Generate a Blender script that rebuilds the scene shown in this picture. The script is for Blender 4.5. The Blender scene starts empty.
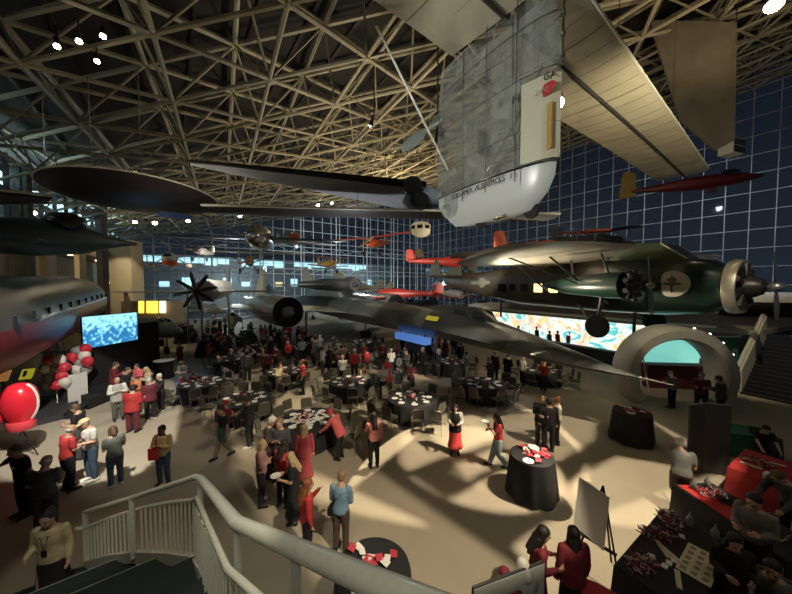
import bpy, math, random
from mathutils import Vector, Matrix
random.seed(7)
PI = math.pi
SC = bpy.context.scene
COL = SC.collection
V = Vector

# ------------------------------------------------------------------ camera frame
F = 300.0; HZ = 285.0; H = 5.5
PITCH = math.atan((297.0 - HZ) / F)
CP, SP = math.cos(PITCH), math.sin(PITCH)
def ray(x, y):
    u = (x - 396.0) / F; v = (297.0 - y) / F
    return V((u, CP + v * SP, -SP + v * CP))
def G(x, y, z=0.0):            # the place at height z seen at that spot of the photograph
    d = ray(x, y); k = (z - H) / d.z
    return V((d.x * k, d.y * k, z))
def P(x, y, Y):                # the place at distance Y
    d = ray(x, y); k = Y / d.y
    return V((d.x * k, Y, H + d.z * k))
LX, LY = -0.6, 0.8             # the long axis of the hall
WX, WY = 0.8, 0.6              # across the hall
def HW(l, w, z=0.0):           # hall coordinates, camera at l=0 w=0
    return V((LX * l + WX * w, LY * l + WY * w, z))
def roof_z(x, y):              # underside of the sloping roof frame
    w = WX * x + WY * y
    return 12.1 + 0.27 * (w + 3.4)

# ------------------------------------------------------------------ materials
MATS = {}
def mat(name, col=(.5, .5, .5), rough=.6, metal=0., emit=0., ecol=None, alpha=1., noise=0., nscale=6., bump=0., coat=0., spec=.5):
    if name in MATS: return MATS[name]
    m = bpy.data.materials.new(name); m.use_nodes = True
    nt = m.node_tree; b = nt.nodes['Principled BSDF']
    b.inputs['Base Color'].default_value = (*col, 1)
    b.inputs['Roughness'].default_value = rough
    b.inputs['Metallic'].default_value = metal
    b.inputs['Alpha'].default_value = alpha
    b.inputs['Coat Weight'].default_value = coat
    b.inputs['Specular IOR Level'].default_value = spec
    if emit:
        b.inputs['Emission Color'].default_value = (*(ecol or col), 1)
        b.inputs['Emission Strength'].default_value = emit
    if noise or bump:
        tc = nt.nodes.new('ShaderNodeTexCoord')
        n = nt.nodes.new('ShaderNodeTexNoise'); n.inputs['Scale'].default_value = nscale; n.inputs['Detail'].default_value = 4
        nt.links.new(tc.outputs['Object'], n.inputs['Vector'])
        if noise:
            r = nt.nodes.new('ShaderNodeValToRGB')
            r.color_ramp.elements[0].position = .3; r.color_ramp.elements[1].position = .72
            r.color_ramp.elements[0].color = (*[c * (1 - noise) for c in col], 1)
            r.color_ramp.elements[1].color = (*[min(1, c * (1 + noise)) for c in col], 1)
            nt.links.new(n.outputs['Fac'], r.inputs['Fac']); nt.links.new(r.outputs['Color'], b.inputs['Base Color'])
        if bump:
            bp = nt.nodes.new('ShaderNodeBump'); bp.inputs['Strength'].default_value = bump
            nt.links.new(n.outputs['Fac'], bp.inputs['Height']); nt.links.new(bp.outputs['Normal'], b.inputs['Normal'])
    MATS[name] = m
    return m
def cmat(col, rough=.8, metal=0.):
    k = 'cloth_%d_%d_%d_%d' % (col[0] * 255, col[1] * 255, col[2] * 255, rough * 100)
    return mat(k, col, rough, metal, noise=.15, nscale=9)

# ------------------------------------------------------------------ mesh builder
class MB:
    def __init__(s): s.v = []; s.f = []; s.m = []
    def add(s, vs, fs, mi=0):
        b = len(s.v); s.v += [tuple(p) for p in vs]
        for f in fs: s.f.append(tuple(i + b for i in f)); s.m.append(mi)
        return s
    def box(s, c, d, rz=0., mi=0, R=None):
        hx, hy, hz = d[0] / 2, d[1] / 2, d[2] / 2
        M_ = R or Matrix.Rotation(rz, 3, 'Z')
        vs = [V(c) + M_ @ V((sx * hx, sy * hy, sz * hz)) for sz in (-1, 1) for sx, sy in ((-1, -1), (1, -1), (1, 1), (-1, 1))]
        return s.add(vs, [(3, 2, 1, 0), (4, 5, 6, 7), (0, 1, 5, 4), (1, 2, 6, 5), (2, 3, 7, 6), (3, 0, 4, 7)], mi)
    def tube(s, a, b, r0, r1=None, n=8, mi=0, cap=True):
        a, b = V(a), V(b); r1 = r0 if r1 is None else r1
        d = b - a
        if d.length < 1e-6: return s
        d.normalize(); x = d.orthogonal().normalized(); y = d.cross(x)
        vs = []
        for p, r in ((a, r0), (b, r1)):
            for k in range(n):
                t = 2 * PI * k / n; vs.append(p + (x * math.cos(t) + y * math.sin(t)) * r)
        fs = [(k, (k + 1) % n, n + (k + 1) % n, n + k) for k in range(n)]
        if cap: fs += [tuple(range(n - 1, -1, -1)), tuple(range(n, 2 * n))]
        return s.add(vs, fs, mi)
    def path(s, pts, r, n=8, mi=0):
        pts = [V(p) for p in pts]; rings = []; up = None
        for i, p in enumerate(pts):
            d = (pts[min(i + 1, len(pts) - 1)] - pts[max(i - 1, 0)]).normalized()
            if up is None: up = d.orthogonal().normalized()
            x = (up - d * up.dot(d)).normalized(); up = x; y = d.cross(x)
            rr = r[i] if isinstance(r, (list, tuple)) else r
            rings.append([p + (x * math.cos(2 * PI * k / n) + y * math.sin(2 * PI * k / n)) * rr for k in range(n)])
        return s.loft(rings, mi)
    def loft(s, rings, mi=0, cap=True, closed=True):
        n = len(rings[0]); vs = [p for r in rings for p in r]; fs = []
        for i in range(len(rings) - 1):
            for k in range(n if closed else n - 1):
                fs.append((i * n + k, i * n + (k + 1) % n, (i + 1) * n + (k + 1) % n, (i + 1) * n + k))
        if cap: fs += [tuple(range(n - 1, -1, -1)), tuple(range((len(rings) - 1) * n, len(rings) * n))]
        return s.add(vs, fs, mi)
    def lathe(s, prof, c=(0, 0, 0), n=24, mi=0, axis='z', cap=True):
        rings = []
        for r, z in prof:
            ring = []
            for k in range(n):
                t = 2 * PI * k / n; a, b = r * math.cos(t), r * math.sin(t)
                q = (a, b, z) if axis == 'z' else ((z, a, b) if axis == 'x' else (a, z, b))
                ring.append(V(c) + V(q))
            rings.append(ring)
        return s.loft(rings, mi, cap)
    def ball(s, c, r, n=12, mi=0, R=None):
        if not isinstance(r, (list, tuple)): r = (r, r, r)
        m = max(4, n // 2 + 1); rings = []
        for i in range(m):
            ph = -PI / 2 + PI * (i + .02) / (m - 1 + .04)
            rings.append([V(c) + (R or Matrix.Identity(3)) @ V((r[0] * math.cos(ph) * math.cos(2 * PI * k / n), r[1] * math.cos(ph) * math.sin(2 * PI * k / n), r[2] * math.sin(ph))) for k in range(n)])
        return s.loft(rings, mi)
    def prism(s, poly, z0, z1, mi=0):
        n = len(poly)
        vs = [(p[0], p[1], z0) for p in poly] + [(p[0], p[1], z1) for p in poly]
        return s.add(vs, [tuple(range(n - 1, -1, -1)), tuple(range(n, 2 * n))] + [(k, (k + 1) % n, n + (k + 1) % n, n + k) for k in range(n)], mi)
    def slab(s, pts, t, mi=0):      # a 3-D polygon given thickness t along its own normal
        pts = [V(p) for p in pts]; n = len(pts)
        nrm = (pts[1] - pts[0]).cross(pts[2] - pts[0]).normalized() * t
        return s.add(pts + [p + nrm for p in pts], [tuple(range(n - 1, -1, -1)), tuple(range(n, 2 * n))] + [(k, (k + 1) % n, n + (k + 1) % n, n + k) for k in range(n)], mi)
    def mesh(s, name, mats, smooth=35):
        me = bpy.data.meshes.new(name); me.from_pydata(s.v, [], s.f)
        for i, f in enumerate(s.m): me.polygons[i].material_index = f
        for m in (mats if isinstance(mats, (list, tuple)) else [mats]): me.materials.append(m)
        if smooth:
            me.polygons.foreach_set('use_smooth', [True] * len(me.polygons)); me.update()
            me.set_sharp_from_angle(angle=math.radians(smooth))
        me.update(); return me
    def fix(s):
        return s
def link(name, me, parent=None, loc=(0, 0, 0), rot=(0, 0, 0)):
    o = bpy.data.objects.new(name, me); COL.objects.link(o); o.location = loc; o.rotation_euler = rot
    if parent: o.parent = parent
    return o
def obj(name, mb, mats, parent=None, smooth=35, loc=(0, 0, 0), rot=(0, 0, 0), bevel=0.):
    me = mb.mesh(name, mats, smooth)
    import bmesh
    bm = bmesh.new(); bm.from_mesh(me); bmesh.ops.recalc_face_normals(bm, faces=bm.faces); bm.to_mesh(me); bm.free()
    o = link(name, me, parent, loc, rot)
    if bevel:
        b = o.modifiers.new('edge', 'BEVEL'); b.width = bevel; b.segments = 2; b.limit_method = 'ANGLE'
    return o
LABELS = {}
def tag(o, label, cat, group=None, kind=None):
    o['label'] = label; o['category'] = cat
    if group: o['group'] = group
    if kind: o['kind'] = kind
    return o
def thing(name, label, cat, loc=(0, 0, 0), rz=0., group=None, rx=0., ry=0., sc=None):
    o = bpy.data.objects.new(name, None); COL.objects.link(o)
    o.empty_display_size = .2
    o.location = loc; o.rotation_euler = (rx, ry, rz)
    if sc: o.scale = sc if isinstance(sc, (list, tuple)) else (sc, sc, sc)
    return tag(o, label, cat, group)
def struct(name, mb, mats, parent=None, smooth=35):
    o = obj(name, mb, mats, parent, smooth)
    if not parent: o['kind'] = 'structure'
    return o
def dup(root, loc, rz, label, group=None, cat=None, sc=None):
    r = root.copy(); COL.objects.link(r); r.location = loc; r.rotation_euler = (0, 0, rz)
    r['label'] = label
    if group: r['group'] = group
    if sc: r.scale = (sc, sc, sc)
    for ch in root.children:
        c = ch.copy(); COL.objects.link(c); c.parent = r
        for g in ch.children:
            d = g.copy(); COL.objects.link(d); d.parent = c
    return r
def text(name, body, size, parent, loc, rot, m, extr=.004, align='LEFT', sx=1.):
    cu = bpy.data.curves.new(name, 'FONT'); cu.body = body; cu.size = size; cu.extrude = extr; cu.align_x = align
    cu.materials.append(m)
    q = bpy.data.objects.new(name, cu); COL.objects.link(q); me = bpy.data.meshes.new_from_object(q.evaluated_get(bpy.context.evaluated_depsgraph_get())); bpy.data.objects.remove(q)
    o = bpy.data.objects.new(name, me); COL.objects.link(o); o.location = loc; o.rotation_euler = rot; o.scale = (sx, 1, 1)
    if parent: o.parent = parent
    return o

# palette
white_paint = mat('white_paint', (.72, .70, .62), .45)
cream_paint = mat('cream_paint', (.62, .60, .48), .4, noise=.08)
steel_paint = mat('truss_paint', (.36, .33, .23), .55)
dark_deck = mat('roof_deck', (.012, .011, .010), .9)
black_gloss = mat('black_gloss', (.012, .012, .014), .3)
black_matte = mat('black_matte', (.012, .012, .013), .8)
chrome = mat('chrome', (.7, .7, .68), .2, 1.)
dark_steel = mat('dark_steel', (.05, .05, .05), .4, .6)
alu = mat('polished_aluminium', (.55, .56, .56), .22, 1., bump=.06, nscale=1.5)
# ------------------------------------------------------------------ the setting
L0, L1, W0, W1 = -14.0, 59.0, -7.5, 54.1
tan_floor = mat('concrete_floor', (.38, .33, .25), .62, noise=.12, nscale=.35, spec=.3)
def hpoly(pts, z): return [HW(l, w, z) for l, w in pts]
fl = MB().prism([HW(*p)[:2] for p in ((L0, -13), (L0, W1), (L1, W1), (L1, -13))], -.2, 0)
struct('floor', fl, tan_floor)
# blue-grey inlay under the table area by the stage
inl = MB(); inl.prism([G(x, y)[:2] for x, y in ((205, 350), (168, 362), (176, 392), (212, 412), (240, 372), (238, 352))], 0, .006)
struct('trim_1', inl, mat('blue_floor_inlay', (.16, .20, .27), .6))

# roof deck, sloping up across the hall
dk = MB(); cs = [HW(L0, W0 - 3), HW(L0, W1), HW(L1, W1), HW(L1, W0 - 3)]
top = [V((p.x, p.y, roof_z(p.x, p.y) + 2.9)) for p in cs]
dk.add(top + [p + V((0, 0, .3)) for p in top], [(3, 2, 1, 0), (4, 5, 6, 7), (0, 1, 5, 4), (1, 2, 6, 5), (2, 3, 7, 6), (3, 0, 4, 7)])
struct('ceiling', dk, dark_deck)
# corrugation ribs under the deck
cr = MB()
for i in range(34):
    w = W0 - 2 + i * 2.1
    a, b = HW(L0, w), HW(L1, w)
    a.z = roof_z(a.x, a.y) + 2.84; b.z = roof_z(b.x, b.y) + 2.84
    cr.tube(a, b, .1, n=4)
struct('ceiling_ribs', cr, mat('deck_ribs', (.03, .027, .022), .8))
# triangular space frame
low, up_ = {}, {}
def inside(x, y, m=0.6):
    w = WX * x + WY * y; l = LX * x + LY * y
    return W0 - 2 + m < w < W1 - m and L0 + m < l < L1 - m
for j in range(-6, 24):
    for i in range(-26, 22):
        x = -11.2 + 4 * i - (2 if j % 2 else 0); y = 9.2 + 3.464 * j
        if inside(x, y): low[(i, j)] = V((x, y, roof_z(x, y)))
        x2, y2 = x + 2, y + 1.155
        if inside(x2, y2): up_[(i, j)] = V((x2, y2, roof_z(x2, y2) + 2.5))
def nbr(i, j):
    o = -1 if j % 2 else 0
    return [(i + 1, j), (i + o, j + 1), (i + o + 1, j + 1)]
lc, uc, wb, nd = MB(), MB(), MB(), MB()
for (i, j), p in low.items():
    for q in nbr(i, j):
        if q in low: lc.tube(p, low[q], .085, n=6, cap=False)
    nd.ball(p, .17, 8)
    for q in ((i, j), (i - 1, j)):
        if q in up_: wb.tube(p, up_[q], .055, n=5, cap=False)
    o = 0 if j % 2 == 0 else -1
    q = (i + (0 if (j % 2) == 0 else -1), j - 1)
    if q in up_: wb.tube(p, up_[q], .055, n=5, cap=False)
for (i, j), p in up_.items():
    for q in nbr(i, j):
        if q in up_: uc.tube(p, up_[q], .11, n=6, cap=False)
    if (i + j) % 2 == 0: wb.tube(p, p + V((0, 0, .35)), .07, n=5)
struct('roof_truss_lower_chords', lc, steel_paint)
struct('roof_truss_upper_chords', uc, steel_paint)
struct('roof_truss_webs', wb, steel_paint)
struct('roof_truss_nodes', nd, steel_paint)

# glass walls
mull = mat('mullion_grey', (.62, .66, .66), .5)
def glass_mat(name, tint, mixf):
    m = bpy.data.materials.new(name); m.use_nodes = True; nt = m.node_tree; nt.nodes.clear()
    o = nt.nodes.new('ShaderNodeOutputMaterial'); mx = nt.nodes.new('ShaderNodeMixShader'); tr = nt.nodes.new('ShaderNodeBsdfTransparent')
    gl = nt.nodes.new('ShaderNodeBsdfGlossy'); gl.inputs['Roughness'].default_value = .03; gl.inputs['Color'].default_value = (.75, .85, 1, 1)
    fr = nt.nodes.new('ShaderNodeLayerWeight'); fr.inputs['Blend'].default_value = mixf
    tr.inputs['Color'].default_value = (*tint, 1)
    nt.links.new(fr.outputs['Facing'], mx.inputs[0]); nt.links.new(tr.outputs[0], mx.inputs[1]); nt.links.new(gl.outputs[0], mx.inputs[2]); nt.links.new(mx.outputs[0], o.inputs[0])
    return m
wall_glass = glass_mat('wall_glass', (.72, .76, .78), .35)
def glass_wall(n, a, b, za, zb, base, pitch=1.95, rows=2.14):
    fr = MB(); d = (b - a); Ln = d.length; d = d.normalized(); nrm = V((-d.y, d.x, 0))
    k = 0
    while k * pitch <= Ln + .01:
        p = a + d * (k * pitch); zt = za + (zb - za) * k * pitch / Ln
        R = Matrix.Rotation(math.atan2(d.y, d.x), 3, 'Z')
        fr.box((p.x, p.y, (base + zt) / 2), (.075, .22, zt - base), R=R); k += 1
    z = 5.5 - rows * 2
    while z < max(za, zb):
        s0 = 0. if z <= za else (z - za) / (zb - za) * Ln if zb > za else Ln
        s1 = Ln if z <= zb else ((z - za) / (zb - za) * Ln if za != zb else 0)
        lo, hi = (s0, Ln) if zb >= za else (0, s1)
        if hi > lo + .5:
            c = a + d * ((lo + hi) / 2)
            fr.box((c.x, c.y, z), (hi - lo, .14, .07), R=Matrix.Rotation(math.atan2(d.y, d.x), 3, 'Z'))
        z += rows
    # glass sheet
    g = MB(); o = nrm * .02
    g.slab([V((a.x, a.y, base)), V((b.x, b.y, base)), V((b.x, b.y, zb)), V((a.x, a.y, za))], .02)
    w = struct('window_%d' % n, g, wall_glass, smooth=0)
    fo = obj('window_frame', fr, mull, w, smooth=0)
    return w
RT = roof_z(*HW(0, W1)[:2]) + 2.9
LT = roof_z(*HW(0, -4.0)[:2]) + 2.9
glass_wall(1, HW(L0, W1), HW(L1, W1), RT, RT, 0.)
glass_wall(2, HW(L1, -4.0), HW(L1, W1), LT, RT, 0.)
# horizontal truss girts behind the far glass
gt = MB()
for z in (7.6, 11.9):
    gt.tube(HW(L1 - .8, -3, z), HW(L1 - .8, W1 - 1, z), .06, n=6)
    gt.tube(HW(L1 - .8, -3, z + 1), HW(L1 - .8, W1 - 1, z + 1), .06, n=6)
    for i in range(27):
        gt.tube(HW(L1 - .8, -2.3 + 2.05 * i, z + (i % 2)), HW(L1 - .8, -.25 + 2.05 * i, z + (i + 1) % 2), .035, n=5)
for i in range(8):
    gt.tube(HW(L1 - .8, -2 + 7.5 * i, 0), HW(L1 - .8, -2 + 7.5 * i, roof_z(*HW(L1 - .8, -2 + 7.5 * i)[:2]) + .1), .11, n=8)
struct('trim_2', gt, mull)

# long building outside with lit window bands
nb = thing('neighbouring_building', 'long low building outside with bright bands of lit windows', 'building', (0, 0, 0))
def hbox(mb, l0, l1, w0, w1, z0, z1, mi=0):
    return mb.prism([HW(l, w)[:2] for l, w in ((l0, w0), (l1, w0), (l1, w1), (l0, w1))], z0, z1, mi)
obj('facade', hbox(MB(), 74, 84, -15, 66, -.1, 11.5), mat('dark_facade', (.22, .24, .26), .8), nb)
lit = mat('lit_glazing', (.5, .8, .85), .4, emit=1.3, ecol=(.50, .80, .88))
lit_w = mat('lit_glazing_warm', (.8, .6, .3), .4, emit=1.0, ecol=(.9, .75, .45))
for i in range(24):
    if i % 5 == 3: continue
    obj('lit_window', hbox(MB(), 73.85, 73.97, -8 + i * 2.3, -5.9 + i * 2.3, 10.0 if i % 3 else 9.6, 11.1), lit, nb, smooth=0)
for i in range(16):
    if i % 3 == 1: continue
    obj('lit_window', hbox(MB(), 73.85, 73.97, -9 + i * 3.6, -7.4 + i * 3.6, 5.2, 6.2 + (i % 2) * .8), lit if i % 4 else lit_w, nb, smooth=0)
gr = MB().prism([HW(*p)[:2] for p in ((-30, -60), (-30, 130), (130, 130), (130, -60))], -.5, -.25)
struct('ground_outside', gr, mat('night_ground', (.02, .022, .025), .9))

# left wall: solid lower storeys, glazed clerestory, lit rooms behind
tanw = mat('tan_wall', (.42, .36, .25), .8, noise=.08)
wl = MB(); A_, B_ = HW(4, W0), HW(L1, -4.0)
def lw(l, off=0., z=0.):      # point on the left wall line at hall length l
    w = W0 + (-4.0 - W0) * max(0, (l - 20)) / (L1 - 20) - off
    return HW(l, w, z)
def lwbox(mb, la, lb, o0, o1, z0, z1, mi=0):
    return mb.prism([lw(la, o0)[:2], lw(la, o1)[:2], lw(lb, o1)[:2], lw(lb, o0)[:2]], z0, z1, mi)
for a, b in ((L0, 20), (20, L1)):
    lwbox(wl, a, b, .0, .3, 0, 5.6)
    lwbox(wl, a, b, .0, .3, 8.2, 8.9)
for a in range(0, 59, 6):
    if a >= 20: lwbox(wl, a, a + 1.6, 0, .3, 5.6, 8.2)
    elif a < 18: lwbox(wl, a, a + 1.2, 0, .3, 5.6, 8.2)
struct('wall_left', wl, tanw, smooth=0)
back = MB()
for a, b in ((L0, 20), (20, L1)):
    lwbox(back, a, b, 4.2, 4.4, 0, 13.5); lwbox(back, a, b, .3, 4.2, 5.3, 5.5); lwbox(back, a, b, .3, 4.2, 8.5, 8.6)
struct('wall_gallery_back', back, mat('gallery_back', (.30, .27, .21), .8))
cl = MB(); gl_ = MB()
for a, b in ((L0, 20), (20, L1)): lwbox(gl_, a, b, .1, .12, 8.9, 12.6)
w3 = struct('window_3', gl_, wall_glass, smooth=0)
for a in range(-12, 59, 2): lwbox(cl, a, a + .1, 0, .2, 8.9, 12.7)
for z in (8.95, 10.7, 12.5):
    for a, b in ((L0, 20), (20, L1)): lwbox(cl, a, b, 0, .2, z, z + .1)
obj('window_frame', cl, mat('mullion_dark', (.16, .17, .16), .5), w3, smooth=0)
gal = mat('cool_tube_glow', (.8, 1, 1), .4, emit=7., ecol=(.68, .95, 1.))
for k, (a, b) in enumerate(((15.5, 18), (22, 24.5), (26, 33), (36, 41), (43, 47), (50, 55))):
    t = tag(obj('strip_light', lwbox(MB(), a, b, 1.0, 2.2, 12.0, 12.15), gal, smooth=0), 'cool white tube light behind the clerestory, %s along from the stage' % ('first', 'second', 'third', 'fourth', 'fifth', 'sixth')[k], 'ceiling light', 'tube lights in the upper gallery')
warmg = mat('warm_tube_glow', (1, .8, .5), .4, emit=4.5, ecol=(1., .78, .45))
for k, a in enumerate((24, 32, 41, 50)):
    tag(obj('gallery_lamp', lwbox(MB(), a, a + 1.2, 2, 2.3, 8.35, 8.45), warmg, smooth=0), 'warm lamp under the balcony gallery ceiling, %s from the stage' % ('first', 'second', 'third', 'fourth')[k], 'ceiling light', 'lamps in the balcony gallery')
# display board under the far end of the gallery (orange poster lights)
pb = thing('poster_wall', 'row of three glowing orange posters under the far gallery', 'poster', (0, 0, 0))
oy = mat('orange_poster', (.9, .5, .08), .5, emit=1.6, ecol=(1., .62, .06))
for k, (x0, x1) in enumerate(((139, 144), (147, 158), (160, 166))):
    q = MB().slab([P(x0, 313, 31), P(x1, 313, 31), P(x1, 301, 31), P(x0, 301, 31)], .06)
    obj('poster_panel', q, oy if k < 2 else mat('pale_poster', (.9, .8, .5), .5, emit=1.2, ecol=(1, .85, .5)), pb, smooth=0)
q = MB(); c0, c1 = P(152, 313, 31.2), P(152, 297, 31.2)
q.box((c0.x, 31.35, 1.9), (6.5, .2, 3.8)); obj('backing_wall', q, mat('brown_panel', (.16, .13, .09), .8), pb)
# beige pier and dark post at the far end of the left wall
p_ = MB(); a0 = P(112, 300, 33); a1 = P(134, 300, 33)
p_.box(((a0.x + a1.x) / 2, 33.6, 5.2), (a1.x - a0.x, 1.6, 10.4)); struct('pillar_beige', p_, mat('pier_beige', (.55, .47, .32), .8))
p_ = MB(); a0 = P(104, 300, 27.); p_.box((a0.x, 27, 6.5), (.55, .55, 13)); struct('pillar_dark', p_, mat('pier_dark', (.05, .045, .04), .6))
p_ = MB(); a0 = P(27, 180, 17.); p_.box((a0.x, 17, 7.5), (.25, .25, 9.5)); p_.box((a0.x - .8, 17, 7.5), (.9, .1, 9.3))
struct('pillar_slim', p_, mat('pier_grey', (.12, .13, .12), .6))

# mezzanine with stairs, parapet and the painted light wall
mez = MB(); MZ = 3.0
mp = [(9.3, 32), (18, 18.5), (19.6, 16.2), (26, 19), (40, 32), (24, 52)]
mez.prism(mp, MZ - .25, MZ); struct('floor_mezzanine', mez, mat('mezz_floor', (.30, .26, .2), .7))
mur = MB().prism([(9.3, 32), (18, 18.5), (18.25, 18.65), (9.55, 32.15)], .0, 2.72)
mm = bpy.data.materials.new('painted_light_wall'); mm.use_nodes = True; nt = mm.node_tree; bs = nt.nodes['Principled BSDF']
tc = nt.nodes.new('ShaderNodeTexCoord'); mp_ = nt.nodes.new('ShaderNodeMapping'); nt.links.new(tc.outputs['Object'], mp_.inputs[0])
n1 = nt.nodes.new('ShaderNodeTexNoise'); n1.inputs['Scale'].default_value = .75; n1.inputs['Detail'].default_value = 3; n1.inputs['Distortion'].default_value = 1.5; nt.links.new(mp_.outputs[0], n1.inputs['Vector'])
r1 = nt.nodes.new('ShaderNodeValToRGB'); e = r1.color_ramp.elements
e[0].position = .40; e[0].color = (.12, .62, .62, 1); e[1].position = .46; e[1].color = (.80, .95, .90, 1)
for pos, c in ((.50, (.9, .92, .82, 1)), (.57, (.92, .92, .84, 1)), (.585, (.95, .68, .15, 1)), (.62, (.95, .85, .5, 1)), (.64, (.8, .08, .1, 1)), (.66, (.9, .9, .85, 1))):
    x = e.new(pos); x.color = c
n2 = nt.nodes.new('ShaderNodeTexNoise'); n2.inputs['Scale'].default_value = 2.0; n2.inputs['Detail'].default_value = 3; nt.links.new(mp_.outputs[0], n2.inputs['Vector'])
r2 = nt.nodes.new('ShaderNodeValToRGB'); e2 = r2.color_ramp.elements; e2[0].position = .485; e2[0].color = (1, 1, 1, 1); e2[1].position = .515; e2[1].color = (1, 1, 1, 1)
x = e2.new(.493); x.color = (1, 1, 1, 1); x = e2.new(.5); x.color = (.02, .25, .32, 1); x = e2.new(.507); x.color = (1, 1, 1, 1)
mxx = nt.nodes.new('ShaderNodeMixRGB'); mxx.blend_type = 'MULTIPLY'; mxx.inputs[0].default_value = 1
nt.links.new(n1.outputs['Fac'], r1.inputs[0]); nt.links.new(n2.outputs['Fac'], r2.inputs[0]); nt.links.new(r1.outputs[0], mxx.inputs[1]); nt.links.new(r2.outputs[0], mxx.inputs[2])
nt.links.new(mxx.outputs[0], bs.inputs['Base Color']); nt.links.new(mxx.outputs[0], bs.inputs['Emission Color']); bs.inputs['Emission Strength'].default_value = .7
tag(obj('light_wall', mur, mm, smooth=0), 'long back-lit wall painted with colourful swirls under the balcony', 'mural')
rim = MB(); rail_pts = [V((9.3, 32, MZ)), V((18, 18.5, MZ)), V((18.7, 17.4, MZ))]
for a, b in zip(rail_pts, rail_pts[1:]):
    rim.tube(a + V((0, 0, .05)), b + V((0, 0, .05)), .09, n=6)
struct('trim_3', rim, white_paint)
# dark green pit wall and its white ledge
gp = MB(); q0, q1 = G(735, 386), G(664, 386)
ga, gb = V((15.9, 17.7, 0)), V((19.3, 16.9, 0)); dd = (gb - ga).normalized(); nn = V((-dd.y, dd.x, 0))
gp.add([], [])
g4 = [ga + V((0, 0, 0)), gb, gb + V((0, 0, 2.55)), ga + V((0, 0, 2.4))]
gp.slab(g4, .15); tag(obj('green_partition', gp, mat('dark_green_cloth', (.025, .10, .075), .7), smooth=0), 'dark green partition panel behind the pale arch', 'partition')
gp = MB().tube(g4[3], g4[2], .07, n=6).tube(g4[2], V((20.3, 17.3, 2.75)), .07, n=6)
tag(obj('partition_rail', gp, white_paint), 'white rail capping the dark green partition by the stairs', 'rail')
st = thing('staircase', 'dark staircase with a white side panel rising to the balcony', 'stairs', (0, 0, 0))
sb = V((17.4, 15.1, 0)); run = V((.88, .475, 0)).normalized(); side = V((.475, -.88, 0))
s_ = MB(); N = 15
for k in range(N):
    c = sb + run * (.26 * k + .13) + side * 2.0
    s_.box((c.x, c.y, .1 + .165 * k - .06), (.30, 3.8, .10 + .02), rz=math.atan2(run.y, run.x))
obj('step', s_, mat('stair_dark', (.004, .005, .007), .8), st, smooth=0)
nz = MB()
for k in range(N):
    c = sb + run * (.26 * k + .0) + side * 2.0
    nz.box((c.x, c.y, .165 * k + .1), (.03, 3.8, .03), rz=math.atan2(run.y, run.x))
obj('nosing', nz, mat('stair_nosing', (.04, .055, .065), .5), st, smooth=0)
sp = MB(); a = sb; b = sb + run * 3.9
sp.slab([a + V((0, 0, -.0)), b + V((0, 0, 2.4)), b + V((0, 0, 3.75)), a + V((0, 0, 1.25))], .14)
obj('side_panel', sp, cream_paint, st, smooth=0)
hr = MB().tube(a + V((-.05, -.02, 1.3)), b + V((-.05, -.02, 3.8)), .10, n=8)
obj('handrail', hr, cream_paint, st)
rs = MB()
for k in range(N - 1): 
    c = sb + run * (.26 * k + .27) + side * 2.0
    rs.box((c.x, c.y, .165 * k + .1), (.03, 3.8, .165), rz=math.atan2(run.y, run.x))
obj('riser', rs, mat('stair_riser', (.01, .012, .015), .7), st, smooth=0)

# round pale arch (ring section)
ac = V((13.0, 14.0, .72)); ar = thing('ring_arch', 'big pale grey ring-shaped archway standing on the floor', 'archway', (ac.x, ac.y, 0), math.radians(-12))
prof = [(2.12, -.75), (2.25, -.55), (2.25, .55), (2.12, .75), (1.76, .75), (1.68, .6), (1.68, -.6), (1.76, -.75)]
rings = []; t0 = math.asin(-1.35 / 2.25)
for k in range(41):
    t = t0 + (PI - 2 * t0) * k / 40
    rings.append([V((r * math.cos(t), y, max(.0, 1.35 + r * math.sin(t)))) for r, y in prof])
obj('ring', MB().loft(rings), mat('arch_grey', (.50, .48, .40), .45, noise=.06), ar, smooth=50)
hh = MB()
for k in range(4):
    t = .5 + .28 * k; hh.ball((2.26 * math.cos(t), -.5, 1.35 + 2.26 * math.sin(t)), .05, 8)
obj('spot_lamp', hh, mat('tiny_lamp', (1, 1, .9), .3, emit=2.), ar)
# teal lit wall seen through the arch
tw = MB(); a, b = P(642, 358, 17.2), P(704, 358, 17.2)
tw.slab([V((a.x, 17.2, 0)), V((b.x, 17.0, 0)), V((b.x, 17.0, 2.5)), V((a.x, 17.2, 2.5))], .1)
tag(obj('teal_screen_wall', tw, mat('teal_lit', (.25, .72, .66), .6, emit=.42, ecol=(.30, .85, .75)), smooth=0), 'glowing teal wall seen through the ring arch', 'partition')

dc = MB().slab([P(646, 358, 16.6), P(704, 362, 16.4), P(704, 385, 16.4), P(646, 385, 16.6)], .6)
cf = MB().prism([(8.9, 29.4), (16.1, 18.2), (15.6, 17.9), (8.4, 29.1)], 0, 1.05)
tag(obj('long_counter', cf, mat('counter_black', (.015, .015, .016), .7), smooth=0), 'long black counter in front of the painted wall', 'counter')
lp = V((12.7, 15.5, 0)); ld_ = thing('step_ladder', 'white A-frame ladder standing inside the ring arch', 'ladder', (lp.x, lp.y, 0), .4)
for s in (-1, 1):
    for q in (-1, 1): obj('leg', MB().tube((s * .32, q * .3, 0), (s * .15, q * .04, 1.9), .035, n=6), white_paint, ld_)
obj('rung', MB().box((0, -.2, .6), (.56, .08, .03)), white_paint, ld_); obj('top_step', MB().box((0, 0, 1.9), (.36, .14, .04)), white_paint, ld_)
cz = MB().box((15.3, 16.0, .62), (3.6, .7, 1.24), rz=-.1)
tag(obj('draped_counter', cz, mat('maroon_drape', (.11, .012, .02), .7), smooth=0, bevel=.03), 'long maroon draped counter seen through the ring arch', 'counter')
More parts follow.
